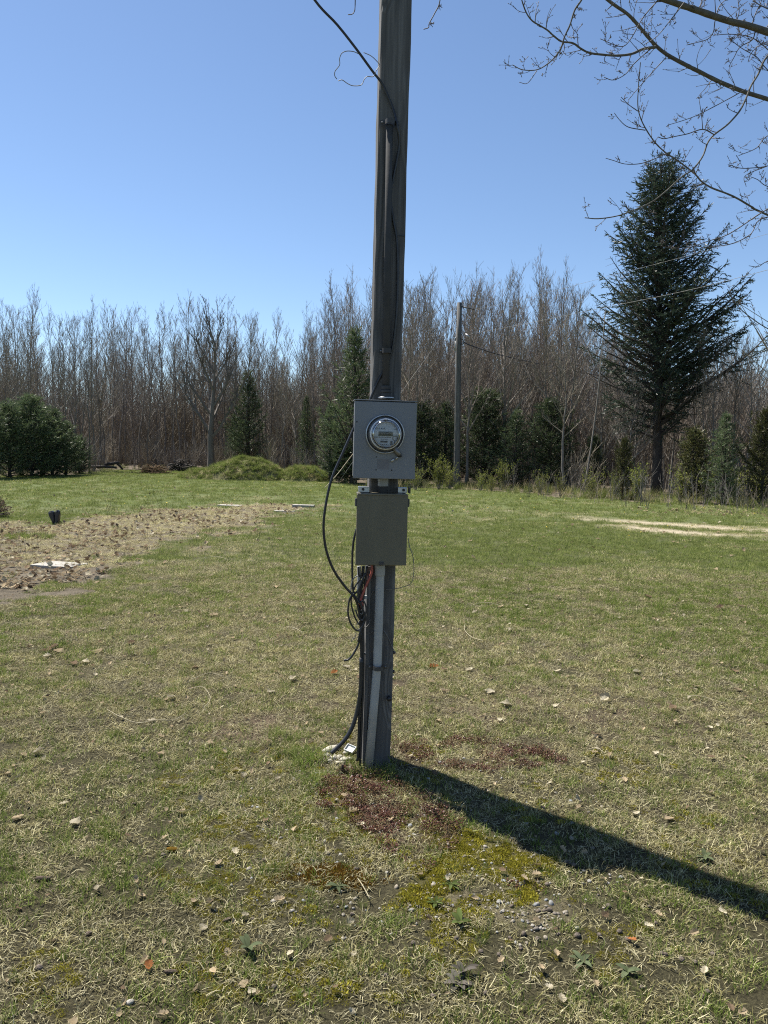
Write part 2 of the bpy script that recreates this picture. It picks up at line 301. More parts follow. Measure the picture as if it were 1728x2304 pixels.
# ------------------------------------------------------------------ mesh helpers
class MB:
    def __init__(s): s.v = []; s.f = []; s.m = []
    def face(s, pts, mi=0):
        b = len(s.v); s.v.extend(tuple(p) for p in pts); s.f.append(tuple(range(b, b + len(pts)))); s.m.append(mi)
    def tube(s, pts, rads, n=5, mi=0, cap=True):
        P = np.asarray([tuple(p) for p in pts], float); k = len(P)
        if np.isscalar(rads): rads = [rads] * k
        T = np.gradient(P, axis=0); T /= (np.linalg.norm(T, axis=1)[:, None] + 1e-12)
        ref = np.array((0.31, 0.17, 0.93)) if abs(T[0][2]) < 0.9 else np.array((0.93, 0.2, 0.1))
        u = np.cross(T[0], ref); u /= np.linalg.norm(u)
        b = len(s.v); ang = np.arange(n) * 2 * math.pi / n; ca, sa = np.cos(ang), np.sin(ang)
        for i in range(k):
            u = u - T[i] * np.dot(u, T[i]); u /= (np.linalg.norm(u) + 1e-12); w = np.cross(T[i], u)
            ring = P[i] + rads[i] * (ca[:, None] * u + sa[:, None] * w)
            s.v.extend(map(tuple, ring))
        for i in range(k - 1):
            for j in range(n):
                a = b + i * n + j; c = b + i * n + (j + 1) % n
                s.f.append((a, c, c + n, a + n)); s.m.append(mi)
        if cap:
            s.f.append(tuple(b + j for j in reversed(range(n)))); s.m.append(mi)
            s.f.append(tuple(b + (k - 1) * n + j for j in range(n))); s.m.append(mi)
    def box(s, x0, x1, y0, y1, z0, z1, mi=0):
        b = len(s.v); s.v += [(x, y, z) for z in (z0, z1) for y in (y0, y1) for x in (x0, x1)]
        for q in ((0, 2, 3, 1), (4, 5, 7, 6), (0, 1, 5, 4), (2, 6, 7, 3), (0, 4, 6, 2), (1, 3, 7, 5)):
            s.f.append(tuple(b + i for i in q)); s.m.append(mi)
    def lathe(s, prof, n=40, c=(0, 0, 0), mi=0):
        """profile of (radius, y) turned round the y axis"""
        b = len(s.v); k = len(prof)
        for r, y in prof:
            for j in range(n):
                a = 2 * math.pi * j / n; s.v.append((c[0] + r * math.cos(a), c[1] + y, c[2] + r * math.sin(a)))
        for i in range(k - 1):
            for j in range(n):
                a = b + i * n + j; d = b + i * n + (j + 1) % n
                s.f.append((a, a + n, d + n, d)); s.m.append(mi)
    def mesh(s, name, mats, smooth=False):
        me = bpy.data.meshes.new(name); me.from_pydata(s.v, [], s.f); me.update()
        for m in (mats if isinstance(mats, (list, tuple)) else [mats]): me.materials.append(m)
        if any(s.m): me.polygons.foreach_set('material_index', s.m)
        if smooth: me.polygons.foreach_set('use_smooth', [True] * len(s.f))
        return me
    def build(s, name, mats, parent=None, smooth=False, bevel=0.0):
        me = s.mesh(name, mats, smooth)
        if bevel:
            bm = bmesh.new(); bm.from_mesh(me)
            bmesh.ops.bevel(bm, geom=bm.edges[:], offset=bevel, segments=2, affect='EDGES', profile=0.5); bm.to_mesh(me); bm.free()
        return link(name, me, parent)
def link(name, me, parent=None):
    o = bpy.data.objects.new(name, me); C.objects.link(o)
    if parent: o.parent = parent
    return o
def tag(o, label=None, cat=None, group=None, kind=None):
    if label: o['label'] = label
    if cat: o['category'] = cat
    if group: o['group'] = group
    if kind: o['kind'] = kind
    return o
def empty(name, loc, label=None, cat=None, group=None, rz=0.0, scale=1.0):
    o = bpy.data.objects.new(name, None); C.objects.link(o); o.empty_display_size = 0.1
    o.location = loc; o.rotation_euler = (0, 0, rz); o.scale = (scale,) * 3 if not isinstance(scale, tuple) else scale
    return tag(o, label, cat, group)
def smooth(pts, sub=5):
    P = [Vector(p) for p in pts]; o = []
    Q = [P[0] * 2 - P[1]] + P + [P[-1] * 2 - P[-2]]
    for i in range(1, len(Q) - 2):
        a, b, c, d = Q[i - 1:i + 3]
        for k in range(sub):
            t = k / sub
            o.append(0.5 * ((2 * b) + (c - a) * t + (2 * a - 5 * b + 4 * c - d) * t * t + (3 * b - a - 3 * c + d) * t ** 3))
    o.append(P[-1]); return o
def strip(mb, pts, w, side, mi=0):
    """blade along pts, tapering to a point"""
    n = len(pts); b = len(mb.v)
    for i, p in enumerate(pts[:-1]):
        k = w * 0.5 * (1 - 0.75 * i / (n - 1)); mb.v.append(tuple(p - side * k)); mb.v.append(tuple(p + side * k))
    mb.v.append(tuple(pts[-1]))
    for i in range(n - 2):
        a = b + 2 * i; mb.f.append((a, a + 1, a + 3, a + 2)); mb.m.append(mi)
    a = b + 2 * (n - 2); mb.f.append((a, a + 1, a + 2)); mb.m.append(mi)

def scatter(name, protos, pts, rots, scl, idx, label=None, parent=None):
    """one object of kind stuff: prototype meshes set out on points by geometry nodes"""
    me = bpy.data.meshes.new(name); me.from_pydata([tuple(p) for p in pts], [], [])
    n = len(pts)
    a = me.attributes.new('turn', 'FLOAT_VECTOR', 'POINT'); a.data.foreach_set('vector', np.asarray(rots, float).ravel())
    a = me.attributes.new('size', 'FLOAT', 'POINT'); a.data.foreach_set('value', np.asarray(scl, float).ravel())
    a = me.attributes.new('pick', 'INT', 'POINT'); a.data.foreach_set('value', np.asarray(idx, np.int32).ravel())
    src = bpy.data.collections.new(name + '_source')
    for i, p in enumerate(protos): src.objects.link(bpy.data.objects.new('%s_source_%02d' % (name, i), p))
    g = bpy.data.node_groups.new(name + '_nodes', 'GeometryNodeTree')
    g.interface.new_socket('Geometry', in_out='INPUT', socket_type='NodeSocketGeometry'); g.interface.new_socket('Geometry', in_out='OUTPUT', socket_type='NodeSocketGeometry')
    N = g.nodes.new; gi = N('NodeGroupInput'); go = N('NodeGroupOutput'); ip = N('GeometryNodeInstanceOnPoints'); ci = N('GeometryNodeCollectionInfo')
    ci.inputs['Collection'].default_value = src; ci.inputs['Separate Children'].default_value = True; ci.inputs['Reset Children'].default_value = True
    ip.inputs['Pick Instance'].default_value = True
    def attr(nm, ty):
        x = N('GeometryNodeInputNamedAttribute'); x.data_type = ty; x.inputs['Name'].default_value = nm; return x.outputs[0]
    L = g.links.new; L(gi.outputs[0], ip.inputs['Points']); L(ci.outputs[0], ip.inputs['Instance'])
    L(attr('pick', 'INT'), ip.inputs['Instance Index']); L(attr('turn', 'FLOAT_VECTOR'), ip.inputs['Rotation']); L(attr('size', 'FLOAT'), ip.inputs['Scale'])
    L(ip.outputs[0], go.inputs[0])
    o = link(name, me, parent); md = o.modifiers.new('scatter', 'NODES'); md.node_group = g
    return tag(o, label, None, None, 'stuff')

rng = random.Random(7); nr = np.random.default_rng(7)
def U(a, b): return rng.uniform(a, b)

# ------------------------------------------------------------------ ground sheet
def ground_sheet():
    xs = list(np.arange(0, 3.2, 0.05)); s = 0.05
    while xs[-1] < 2500: s *= 1.07; xs.append(xs[-1] + s)
    xs = np.array([-v for v in reversed(xs[1:])] + xs)
    ys = list(np.arange(1.0, 6.6, 0.045)); s = 0.045
    while ys[-1] < 55: s = min(s * 1.035, 0.4); ys.append(ys[-1] + s)
    while ys[-1] < 2500: s *= 1.18; ys.append(ys[-1] + s)
    yb = [1.0]; s = 0.1
    while yb[-1] > -1500: s *= 1.4; yb.append(yb[-1] - s)
    ys = np.array(list(reversed(yb[1:])) + ys)
    X, Y = np.meshgrid(xs, ys); Z = gz(X, Y); nx, ny = len(xs), len(ys)
    co = np.stack([X, Y, Z], -1).reshape(-1, 3)
    i = np.arange((ny - 1) * nx).reshape(ny - 1, nx)[:, :-1].ravel()
    q = np.stack([i, i + 1, i + 1 + nx, i + nx], 1)
    me = bpy.data.meshes.new('ground'); me.from_pydata(co.tolist(), [], q.tolist()); me.update()
    m = masks(X.ravel(), Y.ravel()); g = m['green'][:, None]; d = m['d'][:, None]
    soil = np.array((0.055, 0.042, 0.027)); thatch = np.array((0.088, 0.074, 0.044)); turf = np.array((0.064, 0.062, 0.028)); lawn = np.array((0.100, 0.122, 0.042))
    far = np.clip((d - 6) / 14, 0, 1)
    gr = turf * (1 - far) + lawn * far; dr = (thatch * 0.6 + soil * 0.4) * (1 - far) + np.array((0.165, 0.158, 0.078)) * far
    c = dr * (1 - g) + gr * g
    def lay(c, k, col): k = m[k][:, None]; return c * (1 - k) + np.array(col) * k
    c = lay(c, 'bare', (0.125, 0.092, 0.062))
    c = lay(c, 'track', (0.40, 0.34, 0.24))
    gn = fbm(X.ravel() / 0.5, Y.ravel() / 0.4, 3)[:, None]
    gc = np.array((0.170, 0.142, 0.102)) * gn + np.array((0.085, 0.070, 0.048)) * (1 - gn)
    k = m['garden'][:, None]; c = c * (1 - k) + gc * k
    c = lay(c, 'forest', (0.135, 0.110, 0.080))
    c = lay(c, 'gravel', (0.145, 0.125, 0.075)); c = lay(c, 'moss', (0.12, 0.108, 0.038)); c = lay(c, 'sedum', (0.105, 0.072, 0.046))
    a = me.color_attributes.new('surface', 'FLOAT_COLOR', 'POINT')
    a.data.foreach_set('color', np.concatenate([c, np.ones((len(c), 1))], 1).ravel())
    me.materials.append(M['ground']); me.polygons.foreach_set('use_smooth', [True] * len(me.polygons))
    tag(link('ground', me), kind='structure')
ground_sheet()

# ------------------------------------------------------------------ bare trees of the wood
def up_path(r, p, d, L, n, curl, wob):
    pts = [p.copy()]; d = d.normalized()
    for i in range(n):
        d = (d + Vector((r.gauss(0, wob), r.gauss(0, wob), curl + r.gauss(0, wob * 0.5)))).normalized()
        pts.append(pts[-1] + d * (L / n))
    return pts
def bare_tree(seed, H=10.0, r0=0.11, start=0.35, nb=30, Lb=2.4, elev=50, sub=6, spread=False, twig=0.0075):
    r = random.Random(seed); tr = MB(); cr = MB()
    nt_ = 14; lean = Vector((r.gauss(0, 0.035), r.gauss(0, 0.035), 0)); path = [Vector((0, 0, -0.1))]
    wob = Vector((0, 0, 0))
    for i in range(1, nt_ + 1):
        t = i / nt_; wob += Vector((r.gauss(0, 0.055), r.gauss(0, 0.055), 0)) * (H / 10)
        path.append(Vector((0, 0, H * t)) + lean * H * t + wob)
    rad = [max(r0 * (1 - 0.93 * (i / nt_) ** 0.8), 0.010) for i in range(nt_ + 1)]; rad[0] *= 1.35
    tr.tube(path, rad, 6)
    def trunk_at(t):
        k = min(t * nt_, nt_ - 1e-4); i = int(k); return path[i].lerp(path[i + 1], k - i)
    for b in range(nb):
        t = start + (0.985 - start) * ((b + r.random()) / nb)
        az = b * 2.4 + r.uniform(-0.5, 0.5); el = R(elev + r.uniform(-14, 12) + 18 * (t - start))
        s = (t - start) / (1 - start)
        L = Lb * (0.35 + 0.65 * (1 - s)) * r.uniform(0.6, 1.15) * (1.0 if spread else (0.45 + 0.55 * math.sin(min(1, s * 2.2 + 0.25) * 1.57)))
        d = Vector((math.cos(az) * math.cos(el), math.sin(az) * math.cos(el), math.sin(el)))
        bp = up_path(r, trunk_at(t), d, L, 5, 0.09 if not spread else 0.05, 0.10)
        rb = max(rad[int(t * nt_)] * (0.5 if not spread else 0.62), 0.012)
        cr.tube(bp, [rb * (1 - 0.16 * i) if i < 5 else twig for i in range(6)], 4, cap=False)
        for k in range(sub):
            u = 0.22 + 0.75 * (k + r.random()) / sub; j = min(int(u * 5), 4); p = bp[j].lerp(bp[j + 1], u * 5 - j)
            dv = (bp[j + 1] - bp[j]).normalized(); dv = (dv + Vector((r.gauss(0, 0.55), r.gauss(0, 0.55), r.uniform(-0.05, 0.6)))).normalized()
            Ls = L * r.uniform(0.22, 0.5) * (1.15 - 0.5 * u)
            sp = up_path(r, p, dv, Ls, 3, 0.10, 0.13)
            cr.tube(sp, [twig * 1.5, twig * 1.25, twig, twig * 0.8], 3, cap=False)
            for q in range(3):
                w = r.uniform(0.25, 1); jj = min(int(w * 3), 2); p2 = sp[jj].lerp(sp[jj + 1], w * 3 - jj)
                d2 = ((sp[jj + 1] - sp[jj]).normalized() + Vector((r.gauss(0, 0.6), r.gauss(0, 0.6), r.uniform(0, 0.6)))).normalized()
                cr.tube([p2, p2 + d2 * Ls * 0.25, p2 + d2 * Ls * 0.3 + Vector((0, 0, Ls * r.uniform(0.05, 0.3)))], [twig, twig * 0.9, twig * 0.6], 3, cap=False)
    return tr, cr
def forked_tree(seed, H, r0, twig=0.009):
    """one wide tree: short trunk, limbs rising in a fan"""
    r = random.Random(seed); tr = MB(); cr = MB()
    path = [Vector((0, 0, -0.1)), Vector((0.02, 0, H * 0.12)), Vector((0.0, 0, H * 0.25)), Vector((0.05, 0, H * 0.36)), Vector((0.12, 0, H * 0.5)), Vector((0.2, 0.05, H * 0.68)), Vector((0.25, 0, H * 0.86)), Vector((0.3, 0, H * 0.98))]
    rad = [r0 * 1.3, r0, r0 * 0.92, r0 * 0.8, r0 * 0.6, r0 * 0.4, r0 * 0.22, 0.012]
    path = smooth(path, 3); rad = list(np.interp(np.linspace(0, 7, len(path)), range(8), rad)); tr.tube(path, rad, 7)
    def grow(p, d, L, rb, lev):
        n = 5; bp = up_path(r, p, d, L, n, 0.07, 0.09)
        cr.tube(bp, [max(rb * (1 - 0.15 * i), twig) for i in range(n + 1)], 4 if lev < 2 else 3, cap=False)
        if lev >= 4: return
        kids = (7, 5, 4, 3)[lev]
        for k in range(kids):
            u = 0.28 + 0.7 * (k + r.random()) / kids; j = min(int(u * n), n - 1); q = bp[j].lerp(bp[j + 1], u * n - j)
            dv = ((bp[j + 1] - bp[j]).normalized() + Vector((r.gauss(0, 0.42), r.gauss(0, 0.42), r.uniform(0.0, 0.45)))).normalized()
            grow(q, dv, L * r.uniform(0.32, 0.52), max(rb * 0.5, twig), lev + 1)
    for i in range(13):
        t = 0.27 + 0.62 * i / 12; k = t * (len(path) - 1) / 0.98; j = min(int(k), len(path) - 2); p = path[j].lerp(path[j + 1], k - j)
        az = i * 2.4 + r.uniform(-0.3, 0.3) if i > 2 else (0.15, 3.0, 1.6)[i]; el = R(40 + 25 * t + r.uniform(-6, 6))
        d = Vector((math.cos(az) * math.cos(el), math.sin(az) * math.cos(el), math.sin(el)))
        grow(p, d, H * (0.60 - 0.42 * t) * r.uniform(0.85, 1.1), r0 * (0.66 - 0.42 * t), 1)
    return tr, cr
def ordinal(n): return ['first', 'second', 'third', 'fourth', 'fifth', 'sixth', 'seventh', 'eighth', 'ninth', 'tenth', 'eleventh', 'twelfth', 'thirteenth', 'fourteenth', 'fifteenth', 'sixteenth', 'seventeenth', 'eighteenth', 'nineteenth', 'twentieth'][n] if n < 20 else '%dth' % (n + 1)

PH = 10.0
specs = [dict(H=PH, r0=0.085, start=0.38, nb=26, Lb=2.3, elev=50, sub=7, twig=0.0046), dict(H=PH, r0=0.095, start=0.30, nb=28, Lb=2.6, elev=48, sub=8, twig=0.0046), dict(H=PH, r0=0.065, start=0.45, nb=24, Lb=1.9, elev=54, sub=6, twig=0.0046),
         dict(H=PH, r0=0.11, start=0.25, nb=24, Lb=3.8, elev=50, sub=10, twig=0.0046, spread=True), dict(H=PH, r0=0.08, start=0.22, nb=30, Lb=3.0, elev=56, sub=9, twig=0.0046, spread=True), dict(H=PH, r0=0.10, start=0.26, nb=26, Lb=4.0, elev=58, sub=10, twig=0.0046, spread=True),
         dict(H=PH, r0=0.075, start=0.34, nb=22, Lb=3.2, elev=60, sub=9, twig=0.0046, spread=True), dict(H=PH, r0=0.13, start=0.2, nb=22, Lb=4.6, elev=46, sub=11, twig=0.0046, spread=True)]
tree_protos = []
for i, sp_ in enumerate(specs):
    a, b = bare_tree(100 + i, **sp_)
    tree_protos.append((a, b, [M['twig'], M['twig_tan'], M['twig'], M['twig'], M['twig_red'], M['twig_red'], M['twig_tan'], M['twig']][i], [M['bark'], M['bark_pale'], M['bark'], M['bark'], M['bark'], M['bark'], M['bark_pale'], M['bark']][i]))
tree_mesh = [(a.mesh('trunk', bm, True), b.mesh('crown', tm)) for a, b, tm, bm in tree_protos]
TOPX = [-200, 0, 35, 70, 110, 170, 250, 330, 380, 420, 475, 530, 570, 620, 655, 680, 720, 760, 830, 900, 960, 1000, 1060, 1100, 1180, 1240, 1300, 1340, 1400, 1560, 1620, 1660, 1700, 1760, 1950]
TOPY = [690, 690, 635, 660, 690, 690, 665, 690, 680, 662, 652, 665, 700, 700, 755, 700, 665, 620, 635, 630, 612, 625, 610, 622, 592, 602, 632, 650, 700, 730, 735, 715, 745, 760, 760]
def edge_dist(px): return float(np.interp(px, [p[0] for p in EDGE_PX], [p[1] for p in EDGE]))
def edge_row(px): return float(np.interp(px, [p[0] for p in EDGE_PX], [p[1] for p in EDGE_PX]))
def spot(px, D):
    """the point on the ground in the photograph's column px, D metres out"""
    lo, hi = 1005 + (px - 864) * 0.0175 + 3, 2300
    for _ in range(40):
        mid = (lo + hi) / 2
        if ground(px, mid).y > D: lo = mid
        else: hi = mid
    return ground(px, lo)
def top_height(px, py, D): return at(px, py, D).z
front = []
px = -30.0
while px < 1760:
    px += U(9, 20)
    if 838 < px < 892 or 1430 < px < 1540: continue
    D = edge_dist(px) + U(1.2, 12) + (1.5 if px > 850 else 0)
    front.append((px, D))
SEG = [(-100, 215, 'above the dark pines at far left'), (215, 330, 'between the left pines and the brush pile'), (330, 440, 'behind the brush pile'),
       (440, 560, 'behind the big grassy mound'), (560, 670, 'right of the dark cedar'), (670, 845, 'just left of the meter post'), (890, 1025, 'between meter post and far pole'), (1025, 1180, 'just right of the far pole'),
       (1180, 1330, 'left of the big spruce'), (1330, 1500, 'beside the left of the spruce trunk'), (1500, 1640, 'beside the right of the spruce trunk'), (1640, 2000, 'at the far right edge')]
count = {}
for px, D in front:
    p = spot(px, D); red = 660 < px < 1350
    k = rng.choice([3, 4, 5, 5, 4, 6, 7, 1]) if red else rng.choice([0, 0, 1, 2, 2, 3, 5, 6, 6, 7])
    ty = float(np.interp(px, TOPX, TOPY)); f = rng.choice([1.0, 0.97, 0.93, 0.88, 0.8, 0.7])
    h = top_height(px, ty + 4, D) * f * 0.93
    seg = [s for s in SEG if s[0] <= px < s[1]][0][2]; n = count.get(seg, 0); count[seg] = n + 1
    kind = ['slender', 'grey', 'thin', 'sturdy', 'reddish', 'bushy', 'pale', 'broad'][k]
    e = empty('bare_tree', (p.x, p.y, gzf(p.x, p.y)), f'{kind} bare tree, {ordinal(n)} from the left {seg}', 'tree', 'bare trees along the edge of the wood', U(0, 6.28), (h / PH * U(0.85, 1.1), h / PH * U(0.85, 1.1), h / PH))
    link('trunk', tree_mesh[k][0], e); link('crown', tree_mesh[k][1], e)
# the one broad tree that stands free of the others
Db = edge_dist(475) + 0.5; pb = spot(474, Db); hb = top_height(478, 752, Db)
tb, cb = forked_tree(5, hb, 0.19, 0.011)
e = empty('bare_tree', (pb.x, pb.y, 0), 'broad spreading bare tree with fanned limbs behind the grassy mound', 'tree', 'bare trees along the edge of the wood')
tb.build('trunk', M['bark'], e, True); cb.build('crown', M['bark'], e)
# leaning pale stems
for (x0, y0, x1, y1, lab) in ((150, 1045, 176, 880, 'pale leaning dead stem rising behind the left pines'), (1345, 820, 1362, 700, 'thin white dead stem slanting before the wood left of the spruce')):
    D = edge_dist(x0) + 2.0; a = spot(x0, D); a.z = 0; b = at(x1, y1, D)
    if y0 < 1000: a = at(x0 - 30, 1085, D); a.z = 0
    mb = MB(); mb.tube(smooth([a - a, (b - a) * 0.5 + Vector((0.08, 0, 0)), b - a], 4), [0.035 - 0.0028 * i for i in range(9)], 5)
    o = mb.build('dead_stem', M['bark_pale'], None, True); o.location = a; tag(o, lab, 'tree')

# deeper rows of the wood: one mass nobody could count
def both(k):
    a, b, tm, bm = tree_protos[k]; mb = MB(); mb.v = a.v + b.v; n = len(a.v); mb.f = a.f + [tuple(i + n for i in f) for f in b.f]
    mb.m = [0] * len(a.f) + [1] * len(b.f); return mb.mesh('wood_tree', [bm, tm])
pts, rots, scl, idx = [], [], [], []
for i in range(800):
    px = U(-420, 2150) if i < 540 else rng.choice([U(-1500, -60), U(1780, 2900)]); D = edge_dist(px) + (U(5, 30) if i < 330 else U(30, 75) if i < 540 else U(0.5, 45))
    p = spot(px, D); red = 660 < px < 1350
    ty = float(np.interp(px, TOPX, TOPY)); h = top_height(px, ty + U(30, 170), D) * rng.choice([1, 0.95, 0.88, 0.78, 0.66])
    pts.append(p); rots.append((0, 0, U(0, 6.28))); scl.append(h / PH); idx.append(rng.choice([3, 4, 5, 5, 4, 6, 7]) if red else rng.choice([0, 0, 1, 2, 3, 5, 6, 6, 7]))
scatter('wood', [both(k) for k in range(8)], pts, rots, scl, idx, 'mass of bare trees deep in the wood behind the front row')

# underbrush: leafless bushes and saplings among the trunks
def bare_bush(seed, H=1.6, n=16, w=0.5, tw=0.008):
    r = random.Random(seed); mb = MB()
    for i in range(n):
        az = r.uniform(0, 6.28); d = Vector((math.cos(az) * w * r.uniform(0.1, 1), math.sin(az) * w * r.uniform(0.1, 1), 1)).normalized()
        L = H * r.uniform(0.55, 1.05); bp = up_path(r, Vector((r.gauss(0, 0.08), r.gauss(0, 0.08), -0.03)), d, L, 4, 0.02, 0.10)
        mb.tube(bp, [tw * 1.6, tw * 1.4, tw * 1.1, tw, tw * 0.6], 3, cap=False)
        for k in range(5):
            j = r.randint(1, 3); q = bp[j].lerp(bp[j + 1], r.random()); dv = (bp[j + 1] - bp[j]).normalized() + Vector((r.gauss(0, 0.6), r.gauss(0, 0.6), r.uniform(-0.1, 0.6)))
            sp = up_path(r, q, dv, L * r.uniform(0.2, 0.45), 2, 0.08, 0.12); mb.tube(sp, [tw, tw * 0.8, tw * 0.5], 3, cap=False)
    return mb
bush_m = [bare_bush(40 + i, tw=0.006).mesh('bush', M[['twig', 'twig_tan', 'twig', 'twig_tan'][i]]) for i in range(4)] + [bare_bush(46 + i, 4.2, 20, 0.28, 0.011).mesh('thicket', M[['twig', 'twig_tan'][i]]) for i in range(2)]
pts, rots, scl, idx = [], [], [], []
for i in range(2300):
    px = U(-400, 2150) if i < 1900 else rng.choice([U(-1500, -60), U(1780, 2900)]); D = edge_dist(px) + (U(1.0, 20) + (2.5 if px > 880 else 0) if i < 700 else U(10, 85) if i < 1900 else U(2, 50)); p = spot(px, D); deep = i >= 700
    pts.append(p); rots.append((0, 0, U(0, 6.28))); scl.append(U(0.8, 1.7) if deep else U(0.5, 1.4) * (0.75 if px > 880 else 1)); idx.append(4 + rng.randrange(2) if deep else rng.randrange(4))
scatter('underbrush', bush_m, pts, rots, scl, idx, 'tangled leafless underbrush between the trunks of the wood')

# ------------------------------------------------------------------ conifers
def conifer(seed, H, prof, whorl=0.26, per=6, elev=18, tipup=0.10, blet=0.16, spray=0.13, sw=0.035, bare_low=0.0, droop=0.0, dead=0.0, r0=None, needles=3, jitter=0.35):
    r = random.Random(seed); tr = MB(); br = MB(); fo = MB(); r0 = r0 or H * 0.02
    n = 12; path = [Vector((r.gauss(0, 0.01) * H * 0.2, r.gauss(0, 0.01) * H * 0.2, -0.1 + (H + 0.1) * i / n)) for i in range(n + 1)]
    tr.tube(path, [r0 * (1.25 if i == 0 else 1 - 0.95 * i / n) for i in range(n + 1)], 7)
    def put(p, d, L):
        for _ in range(needles):
            dd = (d + Vector((r.gauss(0, 0.5), r.gauss(0, 0.5), r.gauss(0, 0.35)))).normalized()
            s = dd.cross(Vector((r.gauss(0, 1), r.gauss(0, 1), r.gauss(0, 1)))).normalized() * sw * r.uniform(0.6, 1.2)
            q = p + dd * L * r.uniform(0.7, 1.3); fo.face((p - s * 0.5, p + s * 0.5, q + s * 0.25, q - s * 0.25))
    z = H * bare_low; k = 0
    while z < H * 0.985:
        t = z / H; Lm = prof(t) * H; k += 1
        nb = per if Lm > 0.5 else max(3, per - 2)
        for b in range(nb):
            az = k * 1.1 + b * 6.283 / nb + r.uniform(-jitter, jitter); L = Lm * r.uniform(0.62, 1.12)
            if callable(droop): L *= droop(t, az)
            else: L *= 0.55 + 0.75 * float(vnoise(az % 6.283 * 1.3 + seed, t * 8.0, seed))
            if L < 0.08: continue
            el = R(elev + r.uniform(-9, 9) * (1.9 if callable(dead) else 1) + 22 * t)
            d = Vector((math.cos(az) * math.cos(el), math.sin(az) * math.cos(el), math.sin(el)))
            p0 = Vector((0, 0, z + r.uniform(-0.1, 0.1))); m_ = max(4, int(L / 0.3))
            bp = up_path(r, p0, d, L, m_, tipup * 2.2 / m_, 0.05)
            br.tube(bp, [max(0.022 * L * (1 - 0.85 * i / m_), 0.006) for i in range(m_ + 1)], 4, cap=False)
            isdead = r.random() < (dead(t, az) if callable(dead) else dead)
            nl = max(3, int(L / blet))
            for i in range(nl):
                u = 0.12 + 0.88 * (i + r.random()) / nl; kk = min(u * m_, m_ - 1e-3); j = int(kk); q = bp[j].lerp(bp[j + 1], kk - j)
                dv = (bp[j + 1] - bp[j]).normalized(); sd = dv.cross(Vector((0, 0, 1))).normalized() * (1 if i % 2 else -1)
                bd = (dv * 0.75 + sd * 0.8 + Vector((0, 0, r.uniform(-0.25, 0.2)))).normalized()
                bl = min(0.75, (L * (1.05 - u) * 0.42 + 0.1)) * r.uniform(0.6, 1.2)
                if callable(dead): bl *= 1.25; bd = (bd + Vector((0, 0, r.uniform(-0.8, 0.05)))).normalized()
                if isdead:
                    br.tube([q, q + bd * bl * 0.5, q + bd * bl], [0.006, 0.005, 0.003], 3, cap=False); continue
                m2 = max(2, int(bl / (spray * 0.7)))
                for c in range(m2): put(q + bd * bl * (c + 0.3) / m2, bd, spray)
            if not isdead: put(bp[-1], (bp[-1] - bp[-2]).normalized(), spray * 1.2)
        z += whorl * r.uniform(0.75, 1.25) * (1.0 - 0.45 * t)
    put(Vector((0, 0, H)), Vector((0, 0, 1)), spray)
    return tr, br, fo
def plant_conifer(name, px, py, ty, label, proto, group=None, flip=0.0, wide=1.0):
    p = on_ground(px, py) if px < 215 else spot(px, edge_dist(px) + (rng.uniform(2.5, 4.0) if px < 740 else rng.uniform(0.3, 1.2) if px > 1380 else 0.6 if px < 830 else rng.uniform(3.0, 5.0))); h = at(px, ty, p.y).z
    e = empty(name, p, label, 'tree', group, flip, (h / proto['H'] * wide, h / proto['H'] * wide, h / proto['H']))
    for nm in ('trunk', 'branches', 'crown'): link(nm, proto[nm], e)
    return e
def cproto(seed, H, leaf, prof, **kw):
    a, b, c = conifer(seed, H, prof, **kw)
    return dict(H=H, trunk=a.mesh('trunk', M['conifer_bark'], True), branches=b.mesh('branches', M['conifer_bark']), crown=c.mesh('crown', M[leaf]))
# the big spruce: long asymmetric lower boughs on the right, thin and half dead low on the left
sp_p = on_ground(1478, 1112); sp_h = at(1515, 356, sp_p.y).z
def sp_prof(t): return float(np.interp(t, [0.0, 0.2, 0.26, 0.36, 0.5, 0.6, 0.7, 0.8, 0.9, 0.96, 1.0], [0.0, 0.20, 0.245, 0.262, 0.25, 0.225, 0.185, 0.16, 0.115, 0.065, 0.012]))
def sp_side(t, az):
    c = math.cos(az)
    return (1.0 + (0.28 * max(c, 0) if t < 0.45 else 0.05 * c) - 0.1 * max(-c, 0) * (t > 0.75)) * (1.25 if c > 0.85 and 0.24 < t < 0.3 else 1.0)
def sp_dead(t, az): return 0.62 if (math.cos(az) < -0.15 and t < 0.5) else (0.4 if t < 0.26 else 0.08)
a, b, c = conifer(77, sp_h, sp_prof, whorl=0.31, per=6, elev=14, tipup=0.22, blet=0.12, spray=0.12, sw=0.03, bare_low=0.175, droop=sp_side, dead=sp_dead, r0=0.19, needles=3)
e = empty('spruce_tree', sp_p, 'tall dark spruce with upswept boughs standing at the right of the lawn', 'tree'); e.rotation_euler = (0, R(-1.9), 0)
a.build('trunk', M['conifer_bark'], e, True); b.build('branches', M['conifer_bark'], e); c.build('crown', M['spruce'], e)

